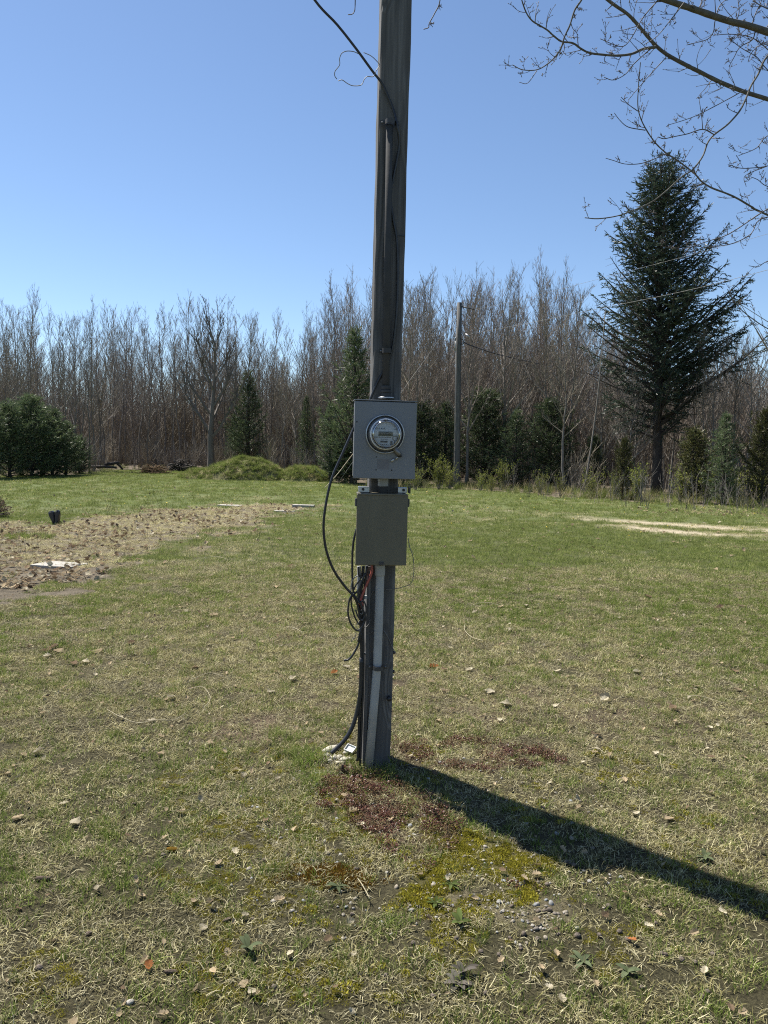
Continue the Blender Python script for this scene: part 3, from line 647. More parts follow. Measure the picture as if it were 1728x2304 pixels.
pine_prof = lambda t: float(np.interp(t, [0, 0.06, 0.2, 0.45, 0.7, 0.9, 1], [0.36, 0.40, 0.40, 0.36, 0.27, 0.14, 0.03]))
cone_prof = lambda t: float(np.interp(t, [0, 0.1, 0.25, 0.5, 0.8, 1], [0.14, 0.27, 0.29, 0.22, 0.10, 0.01]))
ced_prof = lambda t: float(np.interp(t, [0, 0.1, 0.3, 0.6, 0.85, 1], [0.12, 0.25, 0.27, 0.21, 0.12, 0.02]))
low_prof = lambda t: float(np.interp(t, [0, 0.2, 0.6, 1], [0.6, 0.75, 0.6, 0.15]))
PINE = [cproto(200 + i, 4.0, 'pine', pine_prof, whorl=0.30, per=7, elev=20, tipup=0.25, blet=0.14, spray=0.17, sw=0.022, needles=5, bare_low=0.02) for i in range(2)]
WPINE = [cproto(220 + i, 6.0, 'pine', cone_prof, whorl=0.38, per=6, elev=22, tipup=0.3, blet=0.17, spray=0.2, sw=0.022, needles=5, bare_low=0.05) for i in range(2)]
CEDAR = [cproto(240, 5.0, 'cedar', ced_prof, whorl=0.22, per=7, elev=28, tipup=0.25, blet=0.14, spray=0.16, sw=0.04, needles=3, bare_low=0.08)]
BRONZE = [cproto(250, 4.0, 'cedar_bronze', pine_prof, whorl=0.24, per=6, elev=30, tipup=0.3, blet=0.15, spray=0.15, sw=0.035, needles=3, bare_low=0.05)]
LOWP = [cproto(260, 1.5, 'cedar', low_prof, whorl=0.15, per=7, elev=10, tipup=0.2, blet=0.13, spray=0.16, sw=0.03, needles=4, bare_low=0.02)]
for (nm, px, py, ty, pr, wide, lab) in (
    ('pine_tree', -35, 1077, 902, PINE[1], 1.2, 'dark bushy pine cut off by the left edge of the view'),
    ('pine_tree', 22, 1075, 910, PINE[0], 1.2, 'dark bushy pine second from the left edge at the lawn end'),
    ('pine_tree', 72, 1073, 896, PINE[1], 1.25, 'round topped dark pine in the middle of the left clump'),
    ('pine_tree', 118, 1071, 922, PINE[0], 1.2, 'dark pine at the right shoulder of the left clump'),
    ('pine_tree', 48, 1069, 905, WPINE[0], 1.7, 'taller loose pine standing behind the left clump'),
    ('pine_tree', 96, 1068, 915, WPINE[1], 1.7, 'loose pine filling the back of the left clump'),
    ('pine_tree', 148, 1069, 950, PINE[0], 1.3, 'low dark pine between the clump and the pale green pine'),
    ('pine_tree', 178, 1066, 985, PINE[1], 1.35, 'small pale green pine at the right end of the left clump'),
    ('cedar_tree', 558, 1060, 838, WPINE[0], 1.25, 'dark narrow cedar rising behind the grassy mound'),
    ('cedar_tree', 528, 1058, 935, WPINE[1], 1.2, 'shorter dark cedar left of the narrow cedar behind the mound'),
    ('cedar_tree', 690, 1066, 890, WPINE[1], 0.9, 'dim dark cedar between the mound and the meter post'),
    ('pine_tree', 795, 1082, 742, WPINE[0], 1.15, 'open branched green pine partly hidden by the meter post'),
    ('pine_tree', 742, 1080, 905, WPINE[1], 1.0, 'low green pine left of the meter box'),
    ('pine_tree', 775, 1088, 1012, LOWP[0], 1.0, 'low black green spreading evergreen at the right end of the mound'),
    ('pine_tree', 945, 1086, 912, PINE[1], 1.25, 'shaded pine immediately right of the meter box'),
    ('pine_tree', 1000, 1080, 902, WPINE[1], 1.5, 'green pine behind the far utility pole'),
    ('pine_tree', 1088, 1084, 884, PINE[1], 1.2, 'broad dark pine just right of the far utility pole'),
    ('pine_tree', 1158, 1088, 925, WPINE[0], 1.6, 'dark pine third to the right of the far utility pole'),
    ('pine_tree', 1235, 1095, 905, PINE[1], 1.1, 'dim pine halfway between the far pole and the spruce'),
    ('pine_tree', 1335, 1104, 985, PINE[1], 0.9, 'small dim pine left of the spruce trunk'),
    ('cedar_tree', 1400, 1112, 990, BRONZE[0], 0.9, 'bronzed low cedar against the left of the spruce trunk'),
    ('cedar_tree', 1555, 1118, 968, BRONZE[0], 1.25, 'bronzed yellow green cedar right of the spruce trunk'),
    ('pine_tree', 1625, 1122, 928, WPINE[1], 1.2, 'dark layered pine right of the bronzed cedar'),
    ('cedar_tree', 1712, 1128, 925, BRONZE[0], 0.9, 'yellow green cedar at the right edge of the view')):
    plant_conifer(nm, px, py, ty, lab, pr, 'evergreens along the wood edge', U(0, 6.28), wide)

# ------------------------------------------------------------------ shrubs in new leaf, saplings, tall grass at the wood edge
def leafy_shrub(seed, H=1.3, n=22, w=0.5, leaves=1700, ls=0.045):
    r = random.Random(seed); st = MB(); lf = MB(); tips = []
    for i in range(n):
        az = r.uniform(0, 6.28); k = r.uniform(0.05, 1) * w
        d = Vector((math.cos(az) * k, math.sin(az) * k, 1)).normalized(); L = H * r.uniform(0.6, 1.05)
        bp = up_path(r, Vector((r.gauss(0, 0.05), r.gauss(0, 0.05), -0.03)), d, L, 4, 0.03, 0.09)
        st.tube(bp, [0.010, 0.008, 0.007, 0.006, 0.003], 3, cap=False); tips.append(bp)
        for q in range(3):
            j = r.randint(1, 3); a = bp[j].lerp(bp[j + 1], r.random()); dv = (bp[j + 1] - bp[j]).normalized() + Vector((r.gauss(0, 0.5), r.gauss(0, 0.5), 0.2))
            sp = up_path(r, a, dv, L * 0.3, 2, 0.05, 0.1); st.tube(sp, [0.005, 0.004, 0.003], 3, cap=False); tips.append(sp)
    for i in range(leaves):
        bp = r.choice(tips); u = r.uniform(0.25, 1) * (len(bp) - 1); j = min(int(u), len(bp) - 2); p = bp[j].lerp(bp[j + 1], u - j) + Vector((r.gauss(0, 0.03), r.gauss(0, 0.03), r.gauss(0, 0.03)))
        a = Vector((r.gauss(0, 1), r.gauss(0, 1), r.gauss(0.4, 1))).normalized() * ls * r.uniform(0.6, 1.3); b = a.cross(Vector((r.gauss(0, 1), r.gauss(0, 1), r.gauss(0, 1)))).normalized() * ls * 0.5
        lf.face((p, p + a * 0.5 + b, p + a, p + a * 0.5 - b))
    return st.mesh('stems', M['twig_tan']), lf.mesh('leaves', M['spring_leaf'])
SHRUB = [leafy_shrub(60), leafy_shrub(61, 1.3, 26, 0.7, 1000), leafy_shrub(62, 1.3, 20, 0.35, 800)]
for (px, py, ty, k, lab) in ((988, 1096, 1030, 0, 'bright yellow green round shrub left of the far pole'), (1010, 1094, 1046, 1, 'small leafing shrub touching the foot of the far pole'), (1132, 1094, 1040, 0, 'yellow green shrub right of the far pole'),
    (1105, 1100, 1066, 1, 'low leafing shrub between far pole and yellow shrub'), (1080, 1100, 1062, 2, 'thin leafing shrub right beside the far pole'), (1215, 1106, 1062, 1, 'low sparse green shrub midway along the wood edge'), (1262, 1110, 1070, 2, 'low thin green shrub left of the leaning sapling'),
    (1330, 1112, 1058, 1, 'sparse green shrub behind the bare saplings'), (1432, 1120, 1050, 0, 'yellow green shrub at the left foot of the spruce'), (1385, 1118, 1066, 2, 'thin green shrub left of the spruce foot shrub'), (1530, 1126, 1052, 1, 'sparse green shrub at the right foot of the spruce'),
    (1590, 1128, 1040, 1, 'wide sparse green shrub below the bronzed cedar'), (1655, 1130, 1052, 2, 'thin green shrub near the right edge'), (1710, 1134, 1060, 1, 'sparse green shrub at the right edge'), (935, 1098, 1050, 1, 'low green shrub beside the meter box right edge'), (828, 1096, 1076, 1, 'very low grey green shrub left of the lower box')):
    p = on_ground(px, py + 6); h = at(px, ty, p.y).z
    e = empty('shrub', p, lab, 'shrub', 'shrubs in new leaf along the wood edge', U(0, 6.28), h / 1.3)
    link('stems', SHRUB[k][0], e); link('leaves', SHRUB[k][1], e)
sap_m = [bare_bush(80 + i, 1.2, 5 + i, 0.35, 0.0042).mesh('sapling', M[['bark', 'twig_red', 'bark'][i]]) for i in range(3)]
where = [(-100, 1000, 'beside the far pole'), (1000, 1180, 'right of the far pole'), (1180, 1330, 'midway to the spruce'), (1330, 1470, 'left of the spruce foot'), (1470, 1600, 'right of the spruce foot'), (1600, 2000, 'near the right edge')]
cnt = {}
for px in sorted([925, 940, 1150, 1188, 1205, 1225, 1236, 1262, 1290, 1310, 1345, 1372, 1405, 1436, 1448, 1462, 1503, 1540, 1568, 1585, 1612, 1625, 1650, 1672, 1690, 1705, 1722]):
    py = np.interp(px, [900, 1230, 1480, 1728], [1096, 1116, 1142, 1160]) + U(-8, 8); p = on_ground(px, py)
    seg = [s for s in where if s[0] <= px < s[1]][0][2]; n = cnt.get(seg, 0); cnt[seg] = n + 1; k = rng.randrange(3)
    o = link('sapling', sap_m[k], None); o.location = p; o.rotation_euler = (0, 0, U(0, 6.28)); h = U(0.4, 0.95); o.scale = (h, h, h)
    tag(o, f'{["grey", "reddish", "brown"][k]} bare sapling, {ordinal(n)} from the left {seg}', 'sapling', 'bare saplings at the lawn edge')

# ------------------------------------------------------------------ grass mound, brush pile, logs
DM = ground(565, 1079).y
MC = [(spot(553, DM), 2.1, 1.5, 0.90), (spot(684, DM - 0.3), 1.25, 1.1, 0.62), (spot(465, DM + 0.2), 1.3, 1.1, 0.42)]
def mound_z(x, y):
    z = np.full(np.shape(x), -0.3)
    for c, rx, ry, h in MC:
        q = ((x - c.x) / rx) ** 2 + ((y - c.y) / ry) ** 2; z = np.maximum(z, h * (1 - q) ** 1 * np.where(q < 1, 1, 0.35))
    return z * (0.82 + 0.36 * fbm(np.asarray(x) / 0.7, np.asarray(y) / 0.7, 21)) + np.where(z > 0, (fbm(np.asarray(x) / 0.25, np.asarray(y) / 0.25, 25) - 0.5) * 0.1, 0)
cx, cy = MC[0][0].x + 0.6, MC[0][0].y
print('MOUND', DM, [tuple(c[0]) for c in MC])
xs = np.linspace(-4.2, 4.2, 120); ys = np.linspace(-2.4, 2.4, 70); X, Y = np.meshgrid(xs, ys)
Z = np.maximum(mound_z(X + cx, Y + cy), -0.25); nx = len(xs); i = np.arange((len(ys) - 1) * nx).reshape(-1, nx)[:, :-1].ravel()
me = bpy.data.meshes.new('grass_mound'); me.from_pydata(np.stack([X, Y, Z], -1).reshape(-1, 3).tolist(), [], np.stack([i, i + 1, i + 1 + nx, i + nx], 1).tolist())
a = me.color_attributes.new('surface', 'FLOAT_COLOR', 'POINT'); g = fbm(X.ravel() / 0.4, Y.ravel() / 0.4, 13)[:, None]
a.data.foreach_set('color', np.concatenate([np.array((0.14, 0.155, 0.05)) * g + np.array((0.15, 0.13, 0.07)) * (1 - g), np.ones((X.size, 1))], 1).ravel())
me.materials.append(M['ground']); me.polygons.foreach_set('use_smooth', [True] * len(me.polygons))
mo = link('grass_mound', me); mo.location = (cx, cy, 0); tag(mo, kind='structure')
def pile(name, px, py, w, h, n, mat, label, r0=0.03, cat='pile'):
    p = on_ground(px, py); mb = MB(); r = random.Random(int(px))
    for i in range(n):
        c = Vector((r.gauss(0, w * 0.38), r.gauss(0, w * 0.25), 0)); k = max(0, 1 - abs(c.x) / w); c.z = r.uniform(0.02, max(0.05, h * k))
        d = Vector((r.gauss(0, 1), r.gauss(0, 0.5), r.gauss(0, 0.25))).normalized() * r.uniform(0.2, 0.6) * w * 0.6
        mb.tube([c - d, c + Vector((r.gauss(0, 0.04), 0, r.gauss(0, 0.04))), c + d], [r0 * r.uniform(0.4, 1), r0, r0 * 0.4], 5)
    o = mb.build(name, M[mat]); o.location = p; tag(o, label, cat); return o
tag(pile('brush_pile', 346, 1066, 0.95, 0.5, 150, 'leaf_brown', 'rounded heap of brown brush and dead leaves beside the mound', 0.02), kind=None)
pile('brush_pile', 408, 1060, 1.0, 0.75, 120, 'conifer_bark', 'dark tangled heap of branches between brown heap and mound', 0.035)
for (x0, y0, x1, y1, rr, lab) in ((236, 1046, 268, 1041, 0.09, 'dark log lying at the wood edge right of the left pines'), (205, 1050, 262, 1052, 0.07, 'thin dark log in front of the larger log at left'), (262, 1042, 276, 1056, 0.06, 'short dark log slanting down beside the larger log')):
    a = on_ground(x0, 1062); D = a.y; a = at(x0, y0, D); b = at(x1, y1, D); a.z = max(a.z, 0.08); b.z = max(b.z, 0.08)
    mb = MB(); mb.tube([a - a, (b - a) * 0.5 + Vector((0, 0.03, 0.02)), b - a], [rr, rr * 0.95, rr * 0.8], 8); o = mb.build('log', M['conifer_bark'], None, True); o.location = a; tag(o, lab, 'log', 'logs at the wood edge')

# ------------------------------------------------------------------ garden: pavers, stakes of dead stems, black lamp, bush
def paver(px, py, wpx, dep, label, th=0.045, rz=0.0):
    p = on_ground(px, py); w = wpx / FPX * p.y; mb = MB(); mb.box(-w / 2, w / 2, -dep / 2, dep / 2, -0.03, th)
    o = mb.build('paving_slab', M['paver'], None, False, 0.006); o.location = p; o.rotation_euler = (R(-1.5), R(1), rz); tag(o, label, 'paving slab', 'pale slabs in the garden bed')
paver(134, 1272, 96, 0.40, 'pale square slab behind a row of dead leaves in the near garden bed', 0.03, R(-9))
paver(518, 1137, 52, 0.5, 'flat pale slab at the far rim of the garden bed', 0.02)
paver(683, 1140, 48, 0.4, 'pale slab at the far right tip of the garden bed', 0.05)
paver(640, 1151, 46, 0.3, 'low half buried slab in front of the far right slab', 0.02)
# black garden lamp: two rounded lobes on a stub
p = on_ground(124, 1178); k = p.y / FPX; e = empty('garden_lamp', p, 'small black two lobed garden lamp on the rim of the garden bed', 'garden lamp')
def blob(mb, c, rx, ry, rz_, n=12, m=8, tilt=0.0):
    b = len(mb.v)
    for i in range(m + 1):
        th = math.pi * i / m
        for j in range(n):
            ph = 2 * math.pi * j / n; v = Vector((rx * math.sin(th) * math.cos(ph), ry * math.sin(th) * math.sin(ph), rz_ * math.cos(th)))
            v = Matrix.Rotation(tilt, 3, 'Y') @ v; mb.v.append((c[0] + v.x, c[1] + v.y, c[2] + v.z))
    for i in range(m):
        for j in range(n):
            a = b + i * n + j; d = b + i * n + (j + 1) % n; mb.f.append((a, a + n, d + n, d)); mb.m.append(0)
mb = MB(); prof = [(-4, 0), (-6, 6), (-12, 18), (-13.5, 25), (-11, 29), (-6, 30), (-2, 27.5), (0, 20), (1, 6), (0, 0)]
def slab(mb, prof, y0, y1, k, ox=0):
    n = len(prof); b = len(mb.v)
    for y, s in ((y0, 0.75), (y0 + 0.02, 1.0), (y1 - 0.02, 1.0), (y1, 0.75)):
        cx_ = sum(q[0] for q in prof) / n; cz_ = sum(q[1] for q in prof) / n
        for x, z in prof: mb.v.append(((cx_ + (x - cx_) * s + ox) * k, y, (cz_ + (z - cz_) * s) * k))
    for i in range(3):
        for j in range(n):
            a = b + i * n + j; d = b + i * n + (j + 1) % n; mb.f.append((a, d, d + n, a + n)); mb.m.append(0)
    mb.f.append(tuple(b + j for j in reversed(range(n)))); mb.m.append(0); mb.f.append(tuple(b + 3 * n + j for j in range(n))); mb.m.append(0)
slab(mb, prof, -0.05, 0.05, k); mb.build('lamp_lobe', M['black_plastic'], e, False)
mb = MB(); slab(mb, [(0, 0), (0.5, 12), (1.5, 26), (3, 31), (7, 32), (10, 29), (11, 22), (9.5, 8), (8, 0)], -0.045, 0.06, k); mb.build('lamp_lobe', M['black_plastic'], e, False)
mb = MB(); mb.tube([(0.02, 0, -0.05), (0.02, 0, 0.04)], [0.045, 0.05], 10); mb.build('lamp_foot', M['black_plastic'], e, True)
p = on_ground(-22, 1163); mb = MB(); r = random.Random(3)
st = MB(); lf = MB()
for i in range(260):
    az = r.uniform(0, 6.28); el = r.uniform(0.05, 1.57); L = 0.42 * r.uniform(0.8, 1.1); d = Vector((math.cos(az) * math.cos(el), math.sin(az) * math.cos(el), math.sin(el)))
    bp = up_path(r, Vector((0, 0, 0.02)), d, L, 4, 0.0, 0.08); st.tube(bp, [0.006, 0.005, 0.004, 0.0035, 0.002], 3, cap=False)
    for q in range(7):
        a = bp[r.randint(2, 3)].lerp(bp[4], r.random()) + Vector((r.gauss(0, 0.02), r.gauss(0, 0.02), r.gauss(0, 0.02))); v = Vector((r.gauss(0, 1), r.gauss(0, 1), r.gauss(0, 1))).normalized() * 0.03; w = v.cross(Vector((r.gauss(0, 1), r.gauss(0, 1), 1))).normalized() * 0.012
        lf.face((a, a + v * 0.5 + w, a + v, a + v * 0.5 - w))
e = empty('bush', p, 'rounded brown twiggy bush cut off by the left edge at the garden bed', 'bush'); st.build('stems', M['twig_red'], e); lf.build('leaves', M['leaf_brown'], e)

# ------------------------------------------------------------------ far utility pole, wires
fp = on_ground(1027, 1097); Df = fp.y; ftop = at(1034, 681, Df)
e = empty('utility_pole', fp, 'round dark wooden utility pole standing at the far lawn edge', 'utility pole')
ax = ftop - fp
def fpole(px, py, dy=0.0): return at(px, py, Df + dy) - fp
mb = MB(); mb.tube([ax * t for t in (-0.03, 0.0, 0.25, 0.5, 0.75, 1.0)], [0.128, 0.125, 0.115, 0.108, 0.10, 0.092], 14); mb.build('pole', M['timber'], e, True)
mb = MB(); mb.tube([fpole(1020, 1090, -0.13), fpole(1024, 900, -0.12), fpole(1027, 735, -0.11)], 0.012, 5); mb.build('ground_wire', M['wire'], e, True)
mb = MB(); mb.tube([fpole(1024.6, 790, -0.12), fpole(1025, 768, -0.12)], 0.03, 8); mb.tube([fpole(1025, 762, -0.12), fpole(1026, 759, -0.12)], 0.03, 8); mb.build('wire_guard', M['pvc'], e, True)
mb = MB(); mb.tube([fpole(1037, 690, -0.02), fpole(1050, 692, -0.2), fpole(1068, 697, -0.3)], [0.025, 0.022, 0.018], 7); mb.build('bracket', M['strap'], e, True)
mb = MB(); mb.tube([fpole(1048, 752, -0.05), fpole(1052, 755, -0.12), fpole(1057, 759, -0.2)], [0.03, 0.035, 0.015], 7); mb.build('insulator', M['galv'], e, True)
mb = MB(); mb.tube([fpole(1036, 762, -0.09), fpole(1042, 764, -0.12), fpole(1043, 772, -0.12), fpole(1037, 776, -0.1)], 0.02, 6); mb.build('bracket', M['strap'], e, True)
def wire(name, pts, r, mat, label, cat='wire'):
    P = smooth(pts, 6); o0 = P[0].copy(); mb = MB(); mb.tube([q - o0 for q in P], r, 5); o = mb.build(name, M[mat], None, True); o.location = o0
    return tag(o, label, cat)
wire('overhead_wire', [at(1057, 752, Df), at(1180, 729, 25.5), at(1360, 692, 23), at(1540, 655, 20.5), at(1728, 607, 18), at(2100, 500, 14)], 0.005, 'wire', 'pale overhead wire sloping up from mid pole across the spruce')
wire('overhead_wire', [at(1068, 697, Df - 0.3), at(1180, 672, 24), at(1331, 632, 21.5), at(1530, 580, 18.5), at(1728, 526, 16), at(2100, 410, 12)], 0.003, 'wire', 'upper thin overhead wire rising from the top bracket of the far pole')
wire('overhead_cable', [at(1043, 770, Df - 0.1), at(1064, 779, Df), at(1130, 800, Df + 2), at(1240, 824, Df + 4), at(1330, 842, Df + 6), at(1520, 880, Df + 9)], 0.022, 'rubber', 'dark sagging cable running down right from the far pole into the trees')
wire('guy_wire', [at(1022, 716, Df), at(965, 797, Df), at(905, 880, Df - 0.5), at(764, 1082, Df - 1)], 0.006, 'wire', 'pale guy wire slanting down left from the far pole')

# ------------------------------------------------------------------ the meter post
base = on_ground(847, 1722); Yp = base.y
topc = at(893, 0, Yp - 0.03)
AX = (topc - Vector((base.x, base.y, 0))).normalized()
YAW = R(6.0)
XP = Vector((math.cos(YAW), math.sin(YAW), 0)); XP = (XP - AX * XP.dot(AX)).normalized(); YP = AX.cross(XP).normalized()   # YP points away from the camera
PW = 0.128
def face(px, py, off=0.0):
    """point on the plane of the post's front face, off metres proud of it"""
    o = Vector((base.x, base.y, 0)) - YP * off; d = ray(px, py); c = Vector((0, 0, CAM_H))
    return c + d * ((o - c).dot(YP) / d.dot(YP))
def frame(name, origin, label, cat):
    e = empty(name, origin, label, cat); m = Matrix((XP, YP, AX)).transposed().to_4x4(); m.translation = origin; e.matrix_world = m; return e, m.inverted()
post_o = Vector((base.x, base.y, 0))
post, inv_post = frame('timber_post', post_o, 'square weathered timber post carrying the electric meter in the foreground', 'post')
mb = MB(); hw = PW / 2; TOPZ = 6.4; nz_ = 64; r = random.Random(2); ring = []
for i in range(nz_ + 1):
    z = -0.25 + (TOPZ + 0.25) * i / nz_; b0 = len(mb.v); c = 0.006
    for x, y in ((-hw + c, 0), (hw - c, 0), (hw, c), (hw, PW - c), (hw - c, PW), (-hw + c, PW), (-hw, PW - c), (-hw, c)):
        mb.v.append((x + r.gauss(0, 0.0009), y + r.gauss(0, 0.0009), z))
    if i:
        for j in range(8): a = b0 - 8 + j; d = b0 - 8 + (j + 1) % 8; mb.f.append((a, d, d + 8, a + 8)); mb.m.append(0)
mb.f.append(tuple(reversed(range(8)))); mb.m.append(0); mb.f.append(tuple(nz_ * 8 + j for j in range(8))); mb.m.append(0)
mb.build('beam', M['timber'], post)
# pole-steps: bolts and nails
def lp(inv, px, py, off=0.0): return inv @ face(px, py, off)
def stud(px, py, r_, L, name, mat, parent, inv):
    c = lp(inv, px, py); mb = MB(); mb.lathe([(0.0001, -L), (r_ * 0.7, -L), (r_, -L * 0.8), (r_, -L * 0.3), (r_ * 0.6, -L * 0.25), (r_ * 0.6, 0.01)], 10, c); return mb.build(name, M[mat], parent, True)
stud(875, 1569, 0.012, 0.03, 'bolt', 'black_plastic', post, inv_post)
stud(821, 1469, 0.006, 0.012, 'nail', 'dull_metal', post, inv_post)
for (px, py) in ((886, 1515), (891, 1472)):
    c = lp(inv_post, px - 4, py, 0); mb = MB(); mb.tube([(hw - 0.005, 0.03, c.z), (hw + 0.009, 0.03, c.z), (hw + 0.011, 0.03, c.z)], [0.005, 0.008, 0.006], 8); mb.build('bolt', M['black_plastic'], post, True)
c = lp(inv_post, 905, 530); mb = MB(); mb.box(c.x - 0.014, c.x + 0.012, -0.0015, 0.004, c.z - 0.002, c.z + 0.002); mb.build('staple', M['black_plastic'], post)
# slim batten covering the ground wire on the left edge of the post
mb = MB(); z1 = lp(inv_post, 812, 1274).z; mb.box(-hw - 0.001, -hw + 0.016, -0.010, -0.0005, 0.0, z1); mb.build('batten', M['timber'], post, False, 0.0015)

# ---- meter box
TL, TR, BL, BR = [(799, 897), (938, 905), (794, 1075), (934, 1080)]
DEP = 0.115
def box_frame(name, label, cat, tl, tr, bl, br, dep):
    q = [face(*p_, dep) for p_ in (tl, tr, bl, br)]; c = sum(q, Vector()) / 4; w = ((q[1] - q[0]).length + (q[3] - q[2]).length) / 2; h = ((q[2] - q[0]).length + (q[3] - q[1]).length) / 2
    o = c + YP * dep; e, inv = frame(name, o, label, cat); return e, inv, w, h
mbx, inv_m, mw, mh = box_frame('meter_box', 'grey steel meter box with round electric meter on the timber post', 'meter box', TL, TR, BL, BR, DEP)
mb = MB(); mb.box(-mw / 2 + 0.004, mw / 2 - 0.004, -DEP + 0.012, -0.001, -mh / 2 + 0.004, mh / 2 - 0.003); mb.build('enclosure', M['box_grey'], mbx, False, 0.003)
mb = MB(); mb.box(-mw / 2, mw / 2, -DEP, -DEP + 0.0105, -mh / 2, mh / 2 - 0.006); mb.build('cover', M['box_grey'], mbx, False, 0.003)
mb = MB(); mb.box(-mw / 2 - 0.001, mw / 2 + 0.001, -DEP - 0.002, -0.0005, mh / 2 - 0.0025, mh / 2 + 0.0015); mb.build('top_lip', M['box_grey'], mbx, False, 0.001)
mc = lp(inv_m, 866, 977, DEP); px_m = mw / 140.0
mb = MB(); f0 = -DEP
mb.lathe([(44 * px_m, f0 + 0.001), (44.5 * px_m, f0 - 0.004), (43.5 * px_m, f0 - 0.012), (41.8 * px_m, f0 - 0.014), (40.5 * px_m, f0 - 0.010), (40.3 * px_m, f0 + 0.001)], 56, (mc.x, 0, mc.z))
ring = mb.build('sealing_ring', M['galv'], mbx, True)
mb = MB(); mb.lathe([(40.1 * px_m, f0 - 0.002), (39 * px_m, f0 - 0.006), (37.5 * px_m, f0 - 0.007), (37.2 * px_m, f0 - 0.016), (35.5 * px_m, f0 - 0.018), (35.2 * px_m, f0 - 0.03), (33.0 * px_m, f0 - 0.03)], 56, (mc.x, 0, mc.z))
mb.build('meter_base', M['dull_metal'], mbx, True)
mt = empty('meter', (mc.x, f0 - 0.03, mc.z)); mt.parent = mbx
rf = 32.0 * px_m
mb = MB(); mb.lathe([(0.0001, -0.002), (rf * 0.97, -0.002), (rf, 0.0), (rf, 0.012)], 56); mb.build('face_plate', M['white_plastic'], mt, False)
mb = MB(); mb.lathe([(rf * 0.94, -0.0022), (rf * 0.98, -0.011), (rf * 1.03, -0.014), (rf * 1.075, -0.009), (rf * 1.085, 0.014)], 56); mb.build('bezel', M['rim'], mt, True)
mb = MB(); mb.lathe([(0.0001, -0.046), (rf * 0.7, -0.0445), (rf * 0.88, -0.041), (rf * 0.96, -0.034), (rf * 1.0, -0.022), (rf * 1.03, -0.0145), (rf * 1.01, -0.0142), (rf * 0.98, -0.0215), (rf * 0.94, -0.0325), (rf * 0.865, -0.039), (rf * 0.69, -0.0425), (0.0001, -0.044)], 48); mb.build('glass_dome', M['dome'], mt, True)
S_ = px_m * 180 / 1659.0     # one pixel of the enlarged close-up
def fpt(cx_, cy_): return ((cx_ - 795) * S_, (702 - cy_) * S_)
def flat(name, x0, y0, x1, y1, mat, d=0.0032):
    a, b = fpt(x0, y0), fpt(x1, y1); mb = MB(); mb.box(a[0], b[0], -d, -0.0021, b[1], a[1]); return mb.build(name, M[mat], mt)
flat('display', 647, 648, 942, 740, 'lcd', 0.004)
def letters(txt, cx_, cy_, hpx, mat='print', rot=0.0, name='lettering'):
    cu = bpy.data.curves.new('lettering', 'FONT'); cu.body = txt; cu.size = hpx * S_ * 1.35; cu.align_x = 'CENTER'; cu.align_y = 'CENTER'; cu.extrude = 0.0002; cu.resolution_u = 2
    t = bpy.data.objects.new('lettering', cu); C.objects.link(t); bpy.context.view_layer.update()
    me = bpy.data.meshes.new_from_object(t.evaluated_get(bpy.context.evaluated_depsgraph_get())); bpy.data.objects.remove(t); bpy.data.curves.remove(cu)
    me.materials.clear(); me.materials.append(M[mat]); o = link(name, me, mt); a = fpt(cx_, cy_); o.location = (a[0], -0.0026, a[1]); o.rotation_euler = (R(90), rot, 0); return o
letters('FOCUS AXR', 655, 592, 36); letters('FORM 2S', 1008, 600, 20, 'print_grey')
letters('CL200 240V 3W TYPE AXR-SD 30TA', 715, 768, 18); letters('FM 2S  Kh 7.2', 770, 808, 20)
letters('888888', 795, 694, 66, 'print').location.y = -0.0042
for k, x in enumerate(np.linspace(692, 832, 18)): flat('barcode', x, 836, x + (5 if k % 3 else 3), 872, 'print')
letters('74 813 052', 765, 918, 30); letters('kWh', 762, 950, 20, 'print_grey')
flat('label_block', 895, 838, 938, 925, 'print_grey'); flat('label_block', 968, 850, 992, 905, 'print_grey')
mb = MB(); a = fpt(992, 785); mb.lathe([(58 * S_, -0.0026), (40 * S_, -0.0027), (40 * S_, -0.0021), (58 * S_, -0.0021), (58 * S_, -0.0026)], 20, (a[0], 0, a[1])); mb.build('emblem', M['print_grey'], mt)
for x, y in ((512, 600), (1077, 610)):
    a = fpt(x, y); mb = MB(); mb.lathe([(0.0001, -0.0035), (9 * S_, -0.0034), (11 * S_, -0.002)], 10, (a[0], 0, a[1])); mb.build('rivet', M['print'], mt)
# ring latch with its seal, screws, old sticker mark
def seg_bar(pts, w, name, mat, parent, inv, off): mb = MB(); mb.tube([lp(inv, x, y, off) for x, y in pts], w, 8); return mb.build(name, M[mat], parent, True)
seg_bar([(884, 1004), (893, 1016), (899, 1024)], 0.011, 'ring_latch', 'dull_metal', mbx, inv_m, DEP + 0.012)
seg_bar([(899, 1022), (902, 1028)], 0.007, 'latch_screw', 'black_plastic', mbx, inv_m, DEP + 0.014)
seg_bar([(881, 1039), (886, 1032)], 0.0055, 'wire_seal', 'galv', mbx, inv_m, DEP + 0.006)
seg_bar([(890, 1034), (897, 1026)], 0.004, 'wire_seal', 'galv', mbx, inv_m, DEP + 0.006)
for x, y in ((847, 1028), (846, 1057), (881, 1058), (803, 949)):
    c = lp(inv_m, x, y, DEP); mb = MB(); mb.lathe([(0.0001, f0 - 0.002), (0.0028, f0 - 0.002), (0.0034, f0 + 0.001)], 10, (c.x, 0, c.z)); mb.build('screw', M['print'], mbx)
c = lp(inv_m, 862, 1044, DEP); mb = MB(); mb.box(c.x - 0.026, c.x + 0.026, f0 - 0.0006, f0 + 0.001, c.z - 0.022, c.z + 0.022); mb.build('sticker_mark', M['seal'], mbx)

